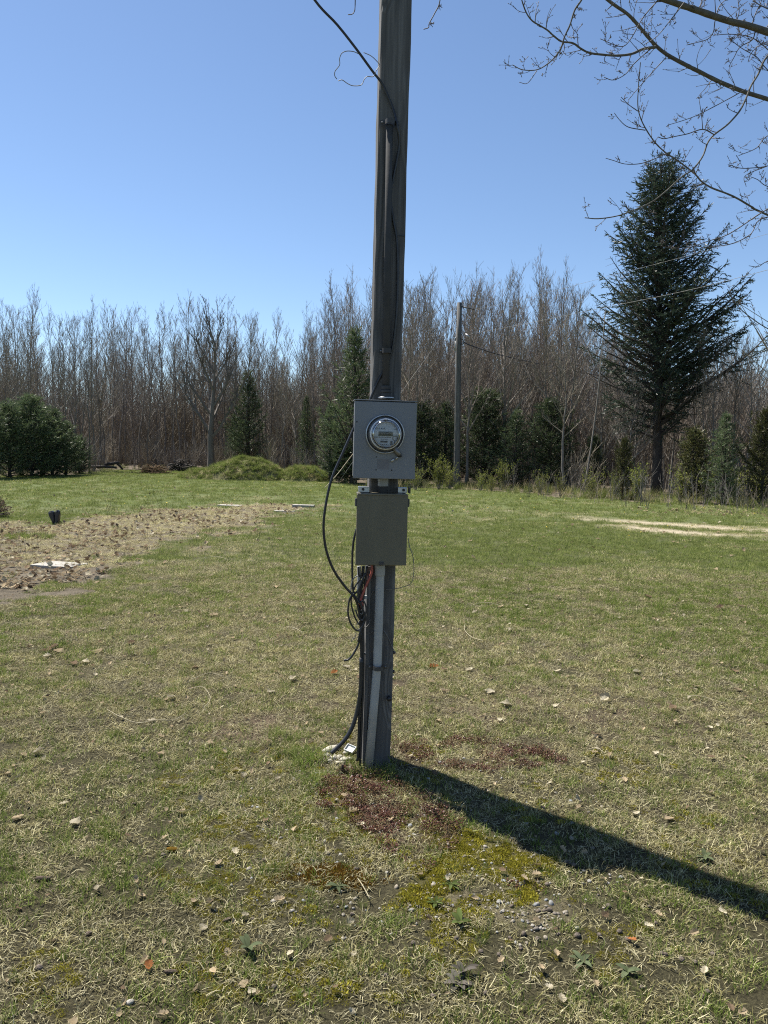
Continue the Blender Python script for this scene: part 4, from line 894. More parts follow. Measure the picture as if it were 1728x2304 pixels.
# ---- lower box
D2 = 0.098
bx, inv_b, bw, bh = box_frame('breaker_box', 'olive brown steel breaker box below the meter on the timber post', 'breaker box', (803, 1112), (919, 1113), (800, 1272), (914, 1273), D2)
mb = MB(); mb.box(-bw / 2 + 0.006, bw / 2 - 0.006, -D2 + 0.02, -0.001, -bh / 2 + 0.008, bh / 2 - 0.006); mb.build('enclosure', M['box_olive'], bx, False, 0.003)
mb = MB(); t_ = 0.003
mb.box(-bw / 2, bw / 2, -D2, -D2 + 0.018, -bh / 2, bh / 2); mb.build('cover', M['box_olive'], bx, False, 0.004)
mb = MB(); mb.box(-bw / 2 + 0.003, bw / 2 - 0.003, -D2 - 0.004, -0.004, bh / 2 - 0.004, bh / 2 + 0.003); mb.build('top_flange', M['box_olive'], bx, False, 0.001)
c = lp(inv_b, 858, 1267, D2); mb = MB(); mb.box(c.x - 0.010, c.x + 0.010, -D2 - 0.006, -D2 + 0.002, c.z - 0.008, c.z + 0.006); mb.build('latch', M['strap'], bx, False, 0.002)
c = lp(inv_b, 858, 1190, D2); mb = MB(); mb.box(c.x - 0.010, c.x + 0.010, -D2 - 0.0016, -D2 + 0.001, c.z - 0.004, c.z + 0.003); mb.build('embossed_mark', M['box_olive'], bx, False, 0.001)
for s in (-1, 1):
    mb = MB(); z = bh / 2 - 0.035; mb.box(s * (bw / 2 + 0.003) - 0.004, s * (bw / 2 + 0.003) + 0.004, -D2 + 0.002, -D2 + 0.03, z - 0.018, z + 0.016); mb.build('side_hinge', M['strap'], bx, False, 0.002)
    mb = MB(); x0, x1 = (lp(inv_b, 806, 1098, 0.02).x, lp(inv_b, 831, 1098, 0.02).x) if s < 0 else (lp(inv_b, 895, 1098, 0.02).x, lp(inv_b, 916, 1098, 0.02).x); z0 = bh / 2 + 0.0035
    mb.box(x0, x1, -0.03, -0.001, z0, z0 + 0.024); mb.build('hanger', M['galv'], bx, False, 0.002)
    mb = MB(); xm = (x0 + x1) / 2 + s * 0.004; mb.lathe([(0.0001, -0.038), (0.006, -0.037), (0.0065, -0.029)], 10, (xm, 0, z0 + 0.013)); mb.build('hanger_bolt', M['strap'], bx, True)
mb = MB(); x1 = lp(inv_b, 919, 1098, 0.02).x; mb.box(x1, x1 + 0.006, -0.05, -0.002, bh / 2 + 0.0035, bh / 2 + 0.03); mb.build('hanger', M['strap'], bx, False, 0.001)

# ---- conduits
def conduit(name, pts, r_, mat, label, extra):
    o0 = face(*pts[0], r_ + 0.001); e, inv = frame(name, o0, label, 'conduit')
    P = [lp(inv, x, y, r_ + 0.001) for x, y in pts]; mb = MB(); mb.tube(P, r_, 14); mb.build('pipe', M[mat], e, True)
    for (nm, a, b, k, m2) in extra:
        q0, q1 = lp(inv, *a, r_ + 0.001), lp(inv, *b, r_ + 0.001); mb = MB(); mb.tube([q0, q0.lerp(q1, 0.1), q0.lerp(q1, 0.9), q1], [r_ * k * 0.95, r_ * k, r_ * k, r_ * k * 0.95], 14); mb.build(nm, M[m2], e, True)
    return e, inv
ce, cinv = conduit('service_conduit', [(876, 282), (871, 600), (868, 893)], 0.0155, 'conduit', 'dark grey conduit running down the post into the top of the meter box',
    [('coupling', (868.4, 868), (868.3, 876), 1.45, 'conduit'), ('coupling', (868.2, 877), (868.1, 884), 1.6, 'conduit'), ('coupling', (868, 885), (868, 894), 1.5, 'conduit'), ('hub', (868, 893.5), (868, 897), 2.35, 'galv')])
def strap_at(inv, e, cx_, cy_, half, r_, hgt=0.016, mat='strap', left=True, right=True):
    c = lp(inv, cx_, cy_, 0); mb = MB()
    pts = []
    if left: pts.append((c.x - half, -0.003))
    pts += [(c.x - r_ - 0.004, -0.003)] + [(c.x - (r_ + 0.0035) * math.cos(a), -(r_ + 0.001) - (r_ + 0.0025) * math.sin(a)) for a in np.linspace(0.0, math.pi, 9)] + [(c.x + r_ + 0.004, -0.003)]
    if right: pts.append((c.x + half, -0.003))
    n = len(pts); b = 0
    for x, y in pts: mb.v += [(x, y, c.z - hgt / 2), (x, y, c.z + hgt / 2), (x, y + 0.002, c.z - hgt / 2), (x, y + 0.002, c.z + hgt / 2)]
    for i in range(n - 1):
        a = i * 4
        for q in ((0, 4, 5, 1), (2, 3, 7, 6), (1, 5, 7, 3), (0, 2, 6, 4)): mb.f.append(tuple(a + k for k in q)); mb.m.append(0)
    mb.build('strap', M[mat], e)
    for s, on in ((-1, left), (1, right)):
        if on: m2 = MB(); m2.lathe([(0.0001, -0.0075), (0.004, -0.007), (0.005, -0.003)], 10, (c.x + s * (half - 0.008), 0, c.z)); m2.build('strap_screw', M['dull_metal'], e, True)
strap_at(cinv, ce, 876, 281, 0.040, 0.0155, 0.020); strap_at(cinv, ce, 868, 791, 0.030, 0.0155, 0.020, 'conduit', True, False)
nb_, _ = conduit('nipple_pipe', [(862, 1079), (862, 1114)], 0.021, 'conduit', 'short grey pipe joining the meter box to the breaker box', [('collar', (862, 1076), (862, 1094), 1.12, 'pvc')])
pe, pinv = conduit('downward_conduit', [(855, 1272), (855, 1300), (849, 1495), (842, 1580), (829, 1735)], 0.0195, 'pvc', 'pale grey plastic conduit running from the breaker box down to the ground', [('coupling', (855, 1270), (855, 1295), 1.18, 'pvc')])
strap_at(pinv, pe, 848.5, 1497, 0.043, 0.0195, 0.018)

# ---- cables
def cable(name, pts, r_, mat, label, cat='cable', off=0.012, sub=6, offs=None, n=7):
    P = smooth([face(x, y, (offs[i] if offs else off)) for i, (x, y) in enumerate(pts)], sub); o0 = P[0].copy()
    mb = MB(); mb.tube([q - o0 for q in P], r_, n); o = mb.build(name, M[mat], None, True); o.location = o0; return tag(o, label, cat)
cable('service_cable', [(640, -110), (708, 0), (758, 55), (800, 108), (838, 160), (858, 186), (872, 215), (886, 250), (894, 285), (898, 325), (893, 360), (884, 405), (879, 445), (885, 495), (892, 535), (895, 600), (893, 690), (886, 765), (878, 800), (868, 825), (848, 862), (832, 900), (812, 935)], 0.0052, 'rubber',
      'black cable coming in from upper left and running down the post face', offs=[0.03, 0.03, 0.03, 0.025, 0.02, 0.012, 0.01, 0.012, 0.03, 0.012, 0.008, 0.008, 0.008, 0.008, 0.008, 0.008, 0.01, 0.008, 0.006, 0.004, 0.004, 0.006, 0.006])
cable('drop_cable', [(800, 955), (797, 962), (772, 1018), (750, 1068), (738, 1110), (729, 1165), (729, 1205), (736, 1245), (752, 1285), (778, 1322), (800, 1348), (809, 1385), (812, 1430), (813, 1500)], 0.0058, 'rubber', 'black cable bowing out left from the meter box down to the cable bundle', offs=[0.05, 0.06, 0.07, 0.075, 0.08, 0.08, 0.075, 0.07, 0.06, 0.04, 0.03, 0.016, 0.016, 0.016])
cable('box_cable', [(803, 1188), (796, 1215), (793, 1250), (793, 1300), (796, 1335), (806, 1365), (812, 1400)], 0.005, 'rubber', 'black cable hanging from the left side of the breaker box', off=0.03)
cable('looped_cable', [(806, 1275), (808, 1295), (818, 1302), (812, 1322), (800, 1334), (788, 1345), (783, 1375), (788, 1400), (800, 1417), (812, 1420)], 0.0042, 'rubber', 'thin black cable looping out left below the breaker box', off=0.035)
cable('cut_cable', [(813, 1424), (806, 1450), (795, 1472), (784, 1484), (774, 1486)], 0.0048, 'rubber', 'short cut black cable curling out left of the post', off=0.03)
cable('looped_cable', [(816, 1274), (812, 1300), (799, 1320), (790, 1350), (796, 1382), (806, 1402), (816, 1412)], 0.0036, 'rubber', 'second thin black cable looping inside the first loop', off=0.028)
cable('tangled_cable', [(822, 1290), (810, 1318), (806, 1342), (815, 1368), (822, 1392), (812, 1418), (806, 1444)], 0.0048, 'rubber', 'short kinked black cable knotted through the bundle', off=0.042)
cable('tangled_cable', [(800, 1340), (808, 1356), (818, 1352), (824, 1372), (816, 1396), (806, 1388), (800, 1372)], 0.0034, 'rubber', 'small knot of thin black cable at the top of the bundle', off=0.05)
cable('red_sheath', [(837, 1271), (836, 1290), (826, 1312), (816, 1336), (812, 1352), (817, 1362)], 0.0062, 'red', 'faded red sheathed cable curving out under the breaker box', off=0.022)
cable('red_sheath', [(806, 1350), (813, 1364), (817, 1374)], 0.0055, 'red', 'short faded red cable end inside the cable bundle', off=0.03)
cable('bundle_cable', [(818, 1274), (816, 1310), (810, 1345), (812, 1390), (814, 1440), (812, 1520), (809, 1600), (806, 1690), (804, 1712)], 0.0065, 'rubber', 'black cable running straight down the left edge of the post', off=0.018)
cable('bundle_cable', [(826, 1274), (821, 1320), (816, 1360), (817, 1420), (818, 1500), (815, 1600), (811, 1700), (810, 1722)], 0.006, 'rubber', 'second black cable close beside the batten on the post', off=0.017)
cable('thick_cable', [(813, 1480), (812, 1540), (806, 1590), (793, 1635), (776, 1664), (757, 1684), (745, 1695)], 0.0098, 'rubber', 'thick black cable sweeping from the post down to the pale rubble', offs=[0.02, 0.022, 0.025, 0.03, 0.04, 0.05, 0.055])
cable('flat_conduit', [(808, 1274), (808, 1300), (807, 1330)], 0.009, 'pvc', 'short grey conduit stub under the left corner of the breaker box', off=0.012)
cable('thin_wire', [(918, 1210), (922, 1232), (929, 1252), (931, 1285), (925, 1312), (905, 1321), (885, 1325), (868, 1326)], 0.0018, 'dull_metal', 'thin wire hooping from the breaker box round to the post', off=0.014, n=5)
cable('thin_wire', [(823, 1462), (823, 1445), (830, 1428), (845, 1418), (862, 1419), (873, 1434), (882, 1455), (892, 1472)], 0.0018, 'dull_metal', 'thin wire arching behind the pale conduit from nail to bolt', off=0.004, n=5)
cable('thin_wire', [(832, 1345), (838, 1332), (846, 1328)], 0.0018, 'dull_metal', 'short thin wire ending in a clip beside the conduit', off=0.006, n=5)
cable('thin_wire', [(803, 1407), (810, 1396), (819, 1394), (816, 1406), (808, 1416), (804, 1414), (803, 1407)], 0.0016, 'wire', 'bright wire ring twisted round the cable bundle', off=0.034, n=5)
cable('thin_wire', [(818, 1398), (818, 1408), (822, 1412), (830, 1404), (833, 1394)], 0.0015, 'wire', 'bright wire curl lying on the post beside the bundle', off=0.02, n=5)
cable('thin_wire', [(801, 1418), (800, 1430), (796, 1438), (791, 1444), (793, 1437), (799, 1434)], 0.0015, 'wire', 'thin wire tail dangling left of the cable bundle', off=0.03, n=5)
cable('thin_wire', [(808, 1294), (800, 1298), (793, 1306), (790, 1320), (789, 1335)], 0.0028, 'wire', 'pale wire bowing out left under the breaker box', off=0.034, n=5)
cable('thin_wire', [(812, 1372), (816, 1376), (815, 1382), (810, 1380)], 0.002, 'wire', 'bright wire twist near the top of the cable bundle', off=0.036, n=5)
cable('loose_wire', [(807, 121), (795, 116), (780, 115), (769, 120), (764, 132), (764, 146), (754, 160), (753, 170), (758, 178)], 0.0018, 'wire', 'loose bare wire curling off the incoming cable', off=0.024, n=5)
cable('loose_wire', [(761, 182), (770, 180), (782, 188), (795, 193), (813, 191), (820, 178), (827, 172), (840, 172), (847, 158), (854, 147), (848, 138), (835, 126), (818, 118)], 0.0018, 'wire', 'second loose bare wire wound from the cable round the post corner', off=0.022, n=5)
cable('yellow_rod', [(797, 1018), (780, 1040), (760, 1066), (731, 1098)], 0.0018, 'stalk', 'thin pale rod slanting out left behind the meter box', offs=[0.0, 0.01, 0.02, 0.03], n=5)
# small clip on the post
cc = face(822, 1343, 0.0); mb = MB(); mb.box(-0.008, 0.008, -0.012, -0.001, -0.008, 0.008); o = mb.build('cable_clip', M['pvc'], None, False, 0.002); m = Matrix((XP, YP, AX)).transposed().to_4x4(); m.translation = cc; o.matrix_world = m; tag(o, 'small square grey clip nailed to the post beside the red cable', 'clip')

# ------------------------------------------------------------------ rubble, stub and plate at the foot of the post
def lump(r, rx, ry, rz_, n=9, m=6, rough=0.25):
    mb = MB(); b = 0
    for i in range(m + 1):
        th = math.pi * i / m
        for j in range(n):
            ph = 2 * math.pi * j / n; k = 1 + r.gauss(0, rough) * math.sin(th) * 0.6
            mb.v.append((rx * k * math.sin(th) * math.cos(ph), ry * k * math.sin(th) * math.sin(ph), rz_ * (0.9 + r.gauss(0, 0.05)) * math.cos(th)))
    for i in range(m):
        for j in range(n): a = i * n + j; d = i * n + (j + 1) % n; mb.f.append((a, a + n, d + n, d)); mb.m.append(0)
    return mb
r = random.Random(12)
RUB = [(746, 1692, 46, 17, 18, 'long pale rounded mortar chunk at the end of the thick cable'), (735, 1703, 16, 12, 9, 'pale crumbled chunk at the left of the rubble'), (752, 1709, 14, 12, 10, 'pale crumbled chunk in the middle of the rubble'), (764, 1706, 13, 11, 9, 'pale chunk right of the middle chunk in the rubble'),
       (774, 1711, 20, 14, 10, 'pale flattened chunk behind the rusty stub'), (760, 1717, 13, 9, 7, 'small pale chunk left of the rusty stub'), (788, 1708, 13, 9, 7, 'small pale chunk nearest to the post'), (778, 1697, 13, 12, 9, 'grey chunk between long chunk and white plate'), (742, 1714, 12, 8, 6, 'smallest pale chunk at the front of the rubble')]
for px, py, w, dp, h, lab in RUB:
    p = on_ground(px, py); k = p.y / FPX * 0.5; o = lump(r, w * k, dp * k * 1.3, h * k, 12, 8, 0.16).build('mortar_chunk', M['foam'], None, True); o.location = p + Vector((0, 0, h * k * 0.6)); o.rotation_euler = (U(-0.15, 0.15), U(-0.15, 0.15), R(22) if w > 40 else U(0, 3)); tag(o, lab, 'rubble', 'pale rubble at the post foot')
pts = []; rots = []; scl = []; idx = []
for i in range(170):
    q = on_ground(758 + rng.gauss(0, 15), 1708 + rng.gauss(0, 6)); pts.append(q); rots.append((U(0, 6), U(0, 6), U(0, 6))); scl.append(U(0.4, 1.1)); idx.append(rng.randrange(2))
crumb = [lump(random.Random(50 + i), 0.009, 0.006, 0.005, 6, 4, 0.25).mesh('crumb', M['foam']) for i in range(2)]
scatter('mortar_crumbs', crumb, pts, rots, scl, idx, 'small pale mortar crumbs strewn round the rubble')
p = on_ground(788, 1696); mb = MB(); mb.box(-0.022, 0.022, -0.017, 0.017, 0, 0.002); mb.box(-0.024, -0.0222, -0.019, 0.019, 0, 0.009); mb.box(0.0222, 0.024, -0.019, 0.019, 0, 0.009); mb.box(-0.022, 0.022, 0.0172, 0.019, 0, 0.009); mb.box(-0.022, 0.022, -0.019, -0.0172, 0, 0.009)
o = mb.build('plastic_tray', M['white_plastic']); o.location = p + Vector((0, 0, 0.02)); o.rotation_euler = (R(28), R(8), R(-30)); tag(o, 'small white plastic tray lying tilted beside the post foot', 'tray')
p = on_ground(769, 1738); mb = MB(); mb.tube([(0, 0, -0.03), (0.001, 0, 0.02), (0.004, 0.002, 0.036)], [0.0065, 0.0065, 0.006], 8); o = mb.build('rusty_stub', M['rust']); o.location = p; tag(o, 'short rusty metal stub sticking out of the ground before the rubble', 'stub')

# ------------------------------------------------------------------ grass, moss, stonecrop, gravel
def tuft(seed, n, rad, L, el, w, mats, bend=0.6, segs=3):
    r = random.Random(seed); mb = MB()
    for i in range(n):
        a = r.uniform(0, 6.28); q = rad * math.sqrt(r.random()); p = Vector((math.cos(a) * q, math.sin(a) * q, -0.003)); az = r.uniform(0, 6.28); e_ = R(r.uniform(*el)); l = r.uniform(*L)
        d = Vector((math.cos(az) * math.cos(e_), math.sin(az) * math.cos(e_), math.sin(e_))); pts_ = [p]; sd = Vector((-math.sin(az), math.cos(az), r.uniform(-0.4, 0.4))).normalized()
        turn = r.gauss(0, 0.35)
        for k in range(segs):
            pts_.append(pts_[-1] + d * l / segs); d = (d + Vector((-math.sin(az) * turn, math.cos(az) * turn, -bend * r.uniform(0.1, 0.9)))).normalized()
            if pts_[-1].z < 0.002: pts_[-1].z = 0.002 + r.random() * 0.004
        strip(mb, pts_, w * r.uniform(0.7, 1.3), sd)
    return mb.mesh('tuft', mats)
def mixed(seed, na, nb, *a, **k):
    t1 = tuft(seed, na, *a, **k); return t1
DRY = [tuft(300 + i, 30, 0.05, (0.018, 0.050), (10, 65), 0.0027, M['grass_dry'], 0.40) for i in range(4)]
GREEN = [tuft(310 + i, 26, 0.042, (0.02, 0.058), (30, 82), 0.0028, M['grass_green'], 0.4) for i in range(4)]
LONG = [tuft(320 + i, 40, 0.05, (0.05, 0.14), (45, 85), 0.003, M['grass_green'], 0.4, 4) for i in range(2)]
FARG = [tuft(330 + i, 40, 0.13, (0.03, 0.075), (25, 75), 0.0055, M['grass_far'], 0.4, 2) for i in range(3)]
FARD = [tuft(340 + i, 40, 0.13, (0.03, 0.07), (10, 60), 0.006, M['grass_dry'], 0.4, 2) for i in range(2)]
def fan(n, d0, d1):
    y = np.sqrt(nr.random(n) * (d1 ** 2 - d0 ** 2) + d0 ** 2); x = (nr.random(n) * 2 - 1) * (0.56 * y + 0.6 + 0.25 * np.maximum(y - 9, 0)); return x, y
def rot_z(n, tilt=0.12): return np.stack([nr.normal(0, tilt, n), nr.normal(0, tilt, n), nr.random(n) * 6.28], 1)
def lawn(n, d0, d1, greens, dries, s0, s1, thin=1.0):
    x, y = fan(n, d0, d1); m = masks(x, y); keep = (m['garden'] < 0.5) & (m['forest'] < 0.5)
    keep &= nr.random(n) < thin * (1 - 0.8 * m['moss']) * (1 - 0.3 * m['sedum']) * (1 - 0.6 * m['gravel']) * (1 - 0.96 * m['track']) * (1 - 0.5 * m['bare'])
    keep &= nr.random(n) < np.clip((fbm(x / 0.15, y / 0.15, 171) * 0.75 + fbm(x / 0.6, y / 0.6, 173) * 0.25 - 0.32) * 5.5, 0.12, 1) + (y > 8.5)
    x, y, g = x[keep], y[keep], m['green'][keep]; k = len(x)
    isg = nr.random(k) < np.clip(g * 1.05, 0, 1); idx = np.where(isg, nr.integers(0, len(greens), k), len(greens) + nr.integers(0, len(dries), k))
    return np.stack([x, y, gz(x, y)], 1), rot_z(k), s0 + (s1 - s0) * nr.random(k), idx
near = [lawn(14500, 1.5, 5.0, GREEN, DRY, 0.45, 1.05, 0.95), lawn(15000, 5.0, 8.5, GREEN, DRY, 0.7, 1.3)]
scatter('lawn_grass', GREEN + DRY, *[np.concatenate([a[i] for a in near]) for i in range(4)], label='thin half dry lawn grass around the meter post')
mid = [lawn(18500, 8.5, 16, FARG, FARD, 0.5, 0.95), lawn(32000, 16, 44, FARG, FARD, 0.8, 1.5)]
scatter('far_grass', FARG + FARD, *[np.concatenate([a[i] for a in mid]) for i in range(4)], label='green mown grass stretching to the wood')
x, y = fan(34000, 1.5, 9.5); m = masks(x, y); k = (m['garden'] < 0.5) & (nr.random(len(x)) < np.clip((fbm(x / 0.11, y / 0.11, 181) * 0.7 + fbm(x / 0.5, y / 0.5, 183) * 0.3 - 0.33) * 6, 0.3, 1) * (1 - 0.75 * m['track']) * (1 - 0.85 * m['moss']) * (1 - 0.6 * m['gravel']) * (1 - 0.4 * m['sedum'])); x, y = x[k], y[k]
FLAT = [tuft(370 + i, 26, 0.06, (0.012, 0.045), (0, 25), 0.0026, M[['thatch', 'thatch', 'grass_dry'][i]], 0.3) for i in range(3)]
scatter('thatch', FLAT, np.stack([x, y, gz(x, y)], 1), rot_z(len(x), 0.08), 0.6 + 0.6 * nr.random(len(x)) + 0.05 * y, nr.choice([0, 1, 0, 1, 2], len(x)), label='flattened dead grass and straw bits between the living blades')
# longer tufts: at the post foot, on the mound, and ragged clumps in the garden bed
pts, rots, scl, idx = [], [], [], []
for px, py, s, n, sp in ((683, 1712, 1.0, 9, 0.05), (668, 1668, 0.8, 5, 0.06), (712, 1752, 0.75, 6, 0.06), (850, 1738, 0.7, 7, 0.05), (905, 1760, 0.4, 4, 0.05), (1460, 2015, 0.5, 5, 0.08), (1300, 2030, 0.45, 4, 0.06), (1180, 1850, 0.4, 5, 0.06), (780, 2110, 0.5, 6, 0.1), (1150, 2090, 0.4, 4, 0.08), (60, 1500, 0.8, 10, 0.25), (700, 1640, 0.6, 5, 0.1)):
    c = on_ground(px, py)
    for k in range(n):
        x, y = c.x + rng.gauss(0, sp), c.y + rng.gauss(0, sp); pts.append((x, y, gzf(x, y))); rots.append((0, 0, U(0, 6.28))); scl.append(s * U(0.7, 1.2)); idx.append(rng.randrange(2))
for k in range(2600):
    x, y = cx + U(-3.6, 3.6), cy + U(-2.2, 1.6); z = float(mound_z(x, y))
    if z > 0.03: pts.append((x, y, z)); rots.append((0, 0, U(0, 6.28))); scl.append(U(1.2, 2.4)); idx.append(rng.choice([3, 3, 3, 2, 0]))
for k in range(60):
    c = on_ground(U(-40, 640), U(1150, 1300)); mk = masks(np.array([c.x]), np.array([c.y]))
    if mk['garden'][0] > 0.5: pts.append(c); rots.append((0, 0, U(0, 6.28))); scl.append(U(0.6, 1.3)); idx.append(rng.choice([0, 1, 2, 2]))
for k in range(60):
    c = on_ground(U(0, 120), 1208 + U(-5, 5)); pts.append(c); rots.append((0, 0, U(0, 6.28))); scl.append(U(0.6, 1.2)); idx.append(rng.randrange(2))
LONGM = [tuft(327, 44, 0.06, (0.05, 0.13), (35, 80), 0.005, M['grass_far'], 0.5, 3)]
LONGD = [tuft(325, 40, 0.06, (0.05, 0.13), (15, 75), 0.004, M['grass_dry'], 0.5, 4)]
scatter('long_grass', LONG + LONGD + LONGM, pts, rots, scl, idx, 'longer grass tufts by the post foot and over the mound')
# dry grass in the garden bed, tall weeds along the wood edge
x, y = fan(26000, 9, 24); m = masks(x, y); k = m['garden'] > 0.5; x, y = x[k], y[k]
BED = [tuft(350 + i, 30, 0.10, (0.03, 0.10), (5, 45), 0.005, M['grass_dry'], 0.4, 2) for i in range(3)]
scatter('bed_thatch', BED, np.stack([x, y, gz(x, y)], 1), rot_z(len(x)), 0.6 + 0.6 * nr.random(len(x)), nr.integers(0, 3, len(x)), label='flattened dead grass covering the garden bed')
TALL = [tuft(360, 26, 0.12, (0.2, 0.5), (55, 88), 0.008, M['grass_dry'], 0.25, 4), tuft(361, 26, 0.12, (0.15, 0.4), (50, 88), 0.009, M['grass_far'], 0.25, 4)]
pts, rots, scl, idx = [], [], [], []
for i in range(950):
    px = U(890, 2000) if rng.random() < 0.8 else U(-200, 800); D = edge_dist(px) + (U(-0.6, 4.5) if px > 880 else U(0, 3)); p = spot(px, D); pts.append(p); rots.append((0, 0, U(0, 6.28))); scl.append(U(0.4, 1.2)); idx.append(rng.choice([0, 1, 1]))
scatter('tall_weeds', TALL, pts, rots, scl, idx, 'tall thin weeds and dry grass along the wood edge')
STK = []
for i in range(3):
    mb = MB(); r = random.Random(370 + i)
    for k in range(4):
        b = up_path(r, Vector((r.gauss(0, 0.12), r.gauss(0, 0.12), -0.02)), Vector((r.gauss(0, 0.1), r.gauss(0, 0.1), 1)), r.uniform(0.25, 0.6), 3, 0, 0.04); mb.tube(b, [0.0017, 0.0016, 0.0012, 0.001], 3, cap=False)
    STK.append(mb.mesh('stalks', M['dead_stalk']))
pts, rots, scl, idx = [], [], [], []
for i in range(16):
    px, py = rng.choice([(U(60, 200), U(1235, 1262)), (U(200, 470), U(1140, 1168)), (U(240, 300), U(1190, 1215)), (U(0, 600), U(1150, 1260))]); pts.append(on_ground(px, py)); rots.append((0, 0, U(0, 6.28))); scl.append(U(0.6, 1.3)); idx.append(rng.randrange(3))
scatter('dead_stalks', STK, pts, rots, scl, idx, 'thin dark dead stalks standing in the garden bed')

def puff(seed, n, rad, h, sz, mat):
    r = random.Random(seed); mb = MB()
    for i in range(n):
        a = r.uniform(0, 6.28); q = math.sqrt(r.random()); p = Vector((math.cos(a) * q * rad, math.sin(a) * q * rad, h * (1 - q * q) * r.uniform(0.5, 1)))
        d = Vector((r.gauss(0, 0.6), r.gauss(0, 0.6), 1)).normalized() * sz * r.uniform(0.7, 1.4); s = d.cross(Vector((r.gauss(0, 1), r.gauss(0, 1), 0.2))).normalized() * sz * 0.35
        mb.face((p - s, p + s, p + d))
    return mb.mesh('puff', mat)
MOSSP = [puff(400 + i, 70, 0.028, 0.010, 0.007, M['moss']) for i in range(3)] + [puff(410, 60, 0.028, 0.007, 0.006, M['moss_rust'])]
def patch(poly_key, n, area, fn):
    P_ = gp(area); xs_ = [q[0] for q in P_]; ys_ = [q[1] for q in P_]; x = nr.uniform(min(xs_), max(xs_), n); y = nr.uniform(min(ys_), max(ys_), n); m = masks(x, y); k = fn(m, x, y); return x[k], y[k]
BIGA = [(600, 1640), (1450, 1640), (1450, 2250), (600, 2250)]
x, y = patch('moss', 9000, BIGA, lambda m, x, y: nr.random(len(x)) < np.clip(m['moss'] * 1.0 * np.clip((fbm(x / 0.06, y / 0.06, 57) - 0.30) * 5, 0.1, 1) + 0.08 * m['gravel'] + 0.05 * (fbm(x / 0.3, y / 0.3, 111) > 0.55), 0, 1))
rusty = np.hypot((x - ground(740, 1975).x) / 0.16, (y - ground(740, 1975).y) / 0.07) < 1
x2, y2 = nr.normal(ground(745, 1975).x, 0.06, 160), nr.normal(ground(745, 1975).y, 0.03, 160)
X2, Y2 = np.concatenate([x, x2]), np.concatenate([y, y2]); pk = np.concatenate([np.where(rusty, 3, nr.integers(0, 3, len(x))), np.full(160, 3)])
scatter('moss', MOSSP, np.stack([X2, Y2, gz(X2, Y2)], 1), rot_z(len(X2)), 0.5 + 0.7 * nr.random(len(X2)), pk, label='yellow green moss patches on the gravel before the post')
# yellowish moss fringe through the thin grass left and right of the gravel
x, y = patch('m', 5200, [(380, 1700), (1500, 1700), (1500, 2290), (380, 2290)], lambda m, x, y: fbm(x / 0.22, y / 0.22, 131) > 0.60)
scatter('moss', [puff(420, 60, 0.03, 0.006, 0.006, M['moss'])], np.stack([x, y, gz(x, y)], 1), rot_z(len(x)), 0.35 + 0.5 * nr.random(len(x)), np.zeros(len(x), int), label='scattered low moss showing through the thin front grass')
def rosette(seed, mat):
    r = random.Random(seed); mb = MB()
    for i in range(22):
        a = r.uniform(0, 6.28); q = 0.02 * math.sqrt(r.random()); h = r.uniform(0.003, 0.02); p = Vector((math.cos(a) * q, math.sin(a) * q, h)); d = Vector((math.cos(a), math.sin(a), r.uniform(0.1, 1.2))).normalized() * r.uniform(0.005, 0.010); s = d.cross(Vector((0, 0, 1))).normalized() * 0.0026; u = s.cross(d).normalized() * 0.0022
        b = len(mb.v); mb.v += [tuple(p), tuple(p + d * 0.5 + s), tuple(p + d * 0.5 + u), tuple(p + d * 0.5 - s), tuple(p + d * 0.5 - u), tuple(p + d)]
        for f in ((0, 1, 2), (0, 2, 3), (0, 3, 4), (0, 4, 1), (5, 2, 1), (5, 3, 2), (5, 4, 3), (5, 1, 4)): mb.f.append(tuple(b + k for k in f)); mb.m.append(0)
    return mb.mesh('stonecrop', mat)
SED = [rosette(430 + i, M['sedum']) for i in range(3)] + [rosette(440, M['sedum_tan'])]
x, y = patch('s', 9000, [(640, 1640), (1320, 1640), (1320, 2010), (640, 2010)], lambda m, x, y: nr.random(len(x)) < m['sedum'] * 0.5 * np.clip((fbm(x / 0.07, y / 0.07, 67) - 0.3) * 4, 0.1, 1))
scatter('stonecrop', SED, np.stack([x, y, gz(x, y)], 1), rot_z(len(x), 0.2), 0.6 + 0.8 * nr.random(len(x)), nr.choice([0, 1, 2, 3, 1, 3], len(x)), label='dark red stonecrop ground cover around the post foot')
PEB = [lump(random.Random(450 + i), 0.010, 0.0075, 0.0055, 8, 5, 0.12).mesh('pebble', M['gravel'], True) for i in range(3)]
x, y = patch('g', 15000, BIGA, lambda m, x, y: nr.random(len(x)) < np.clip(m['gravel'] * np.clip((fbm(x / 0.12, y / 0.12, 121) - 0.27) * 5, 0.12, 1) * 0.7 + 0.2 * m['moss'] + 0.07 * (np.hypot(x - 0.15, y - 2.9) < 0.8), 0, 1))
scatter('gravel', PEB, np.stack([x, y, gz(x, y) + 0.002], 1), np.stack([nr.normal(0, 0.3, len(x)), nr.normal(0, 0.3, len(x)), nr.random(len(x)) * 6.28], 1), np.clip(nr.lognormal(-0.6, 0.35, len(x)), 0.3, 1.2), nr.integers(0, 3, len(x)), label='loose rounded gravel in the mossy patch before the post')

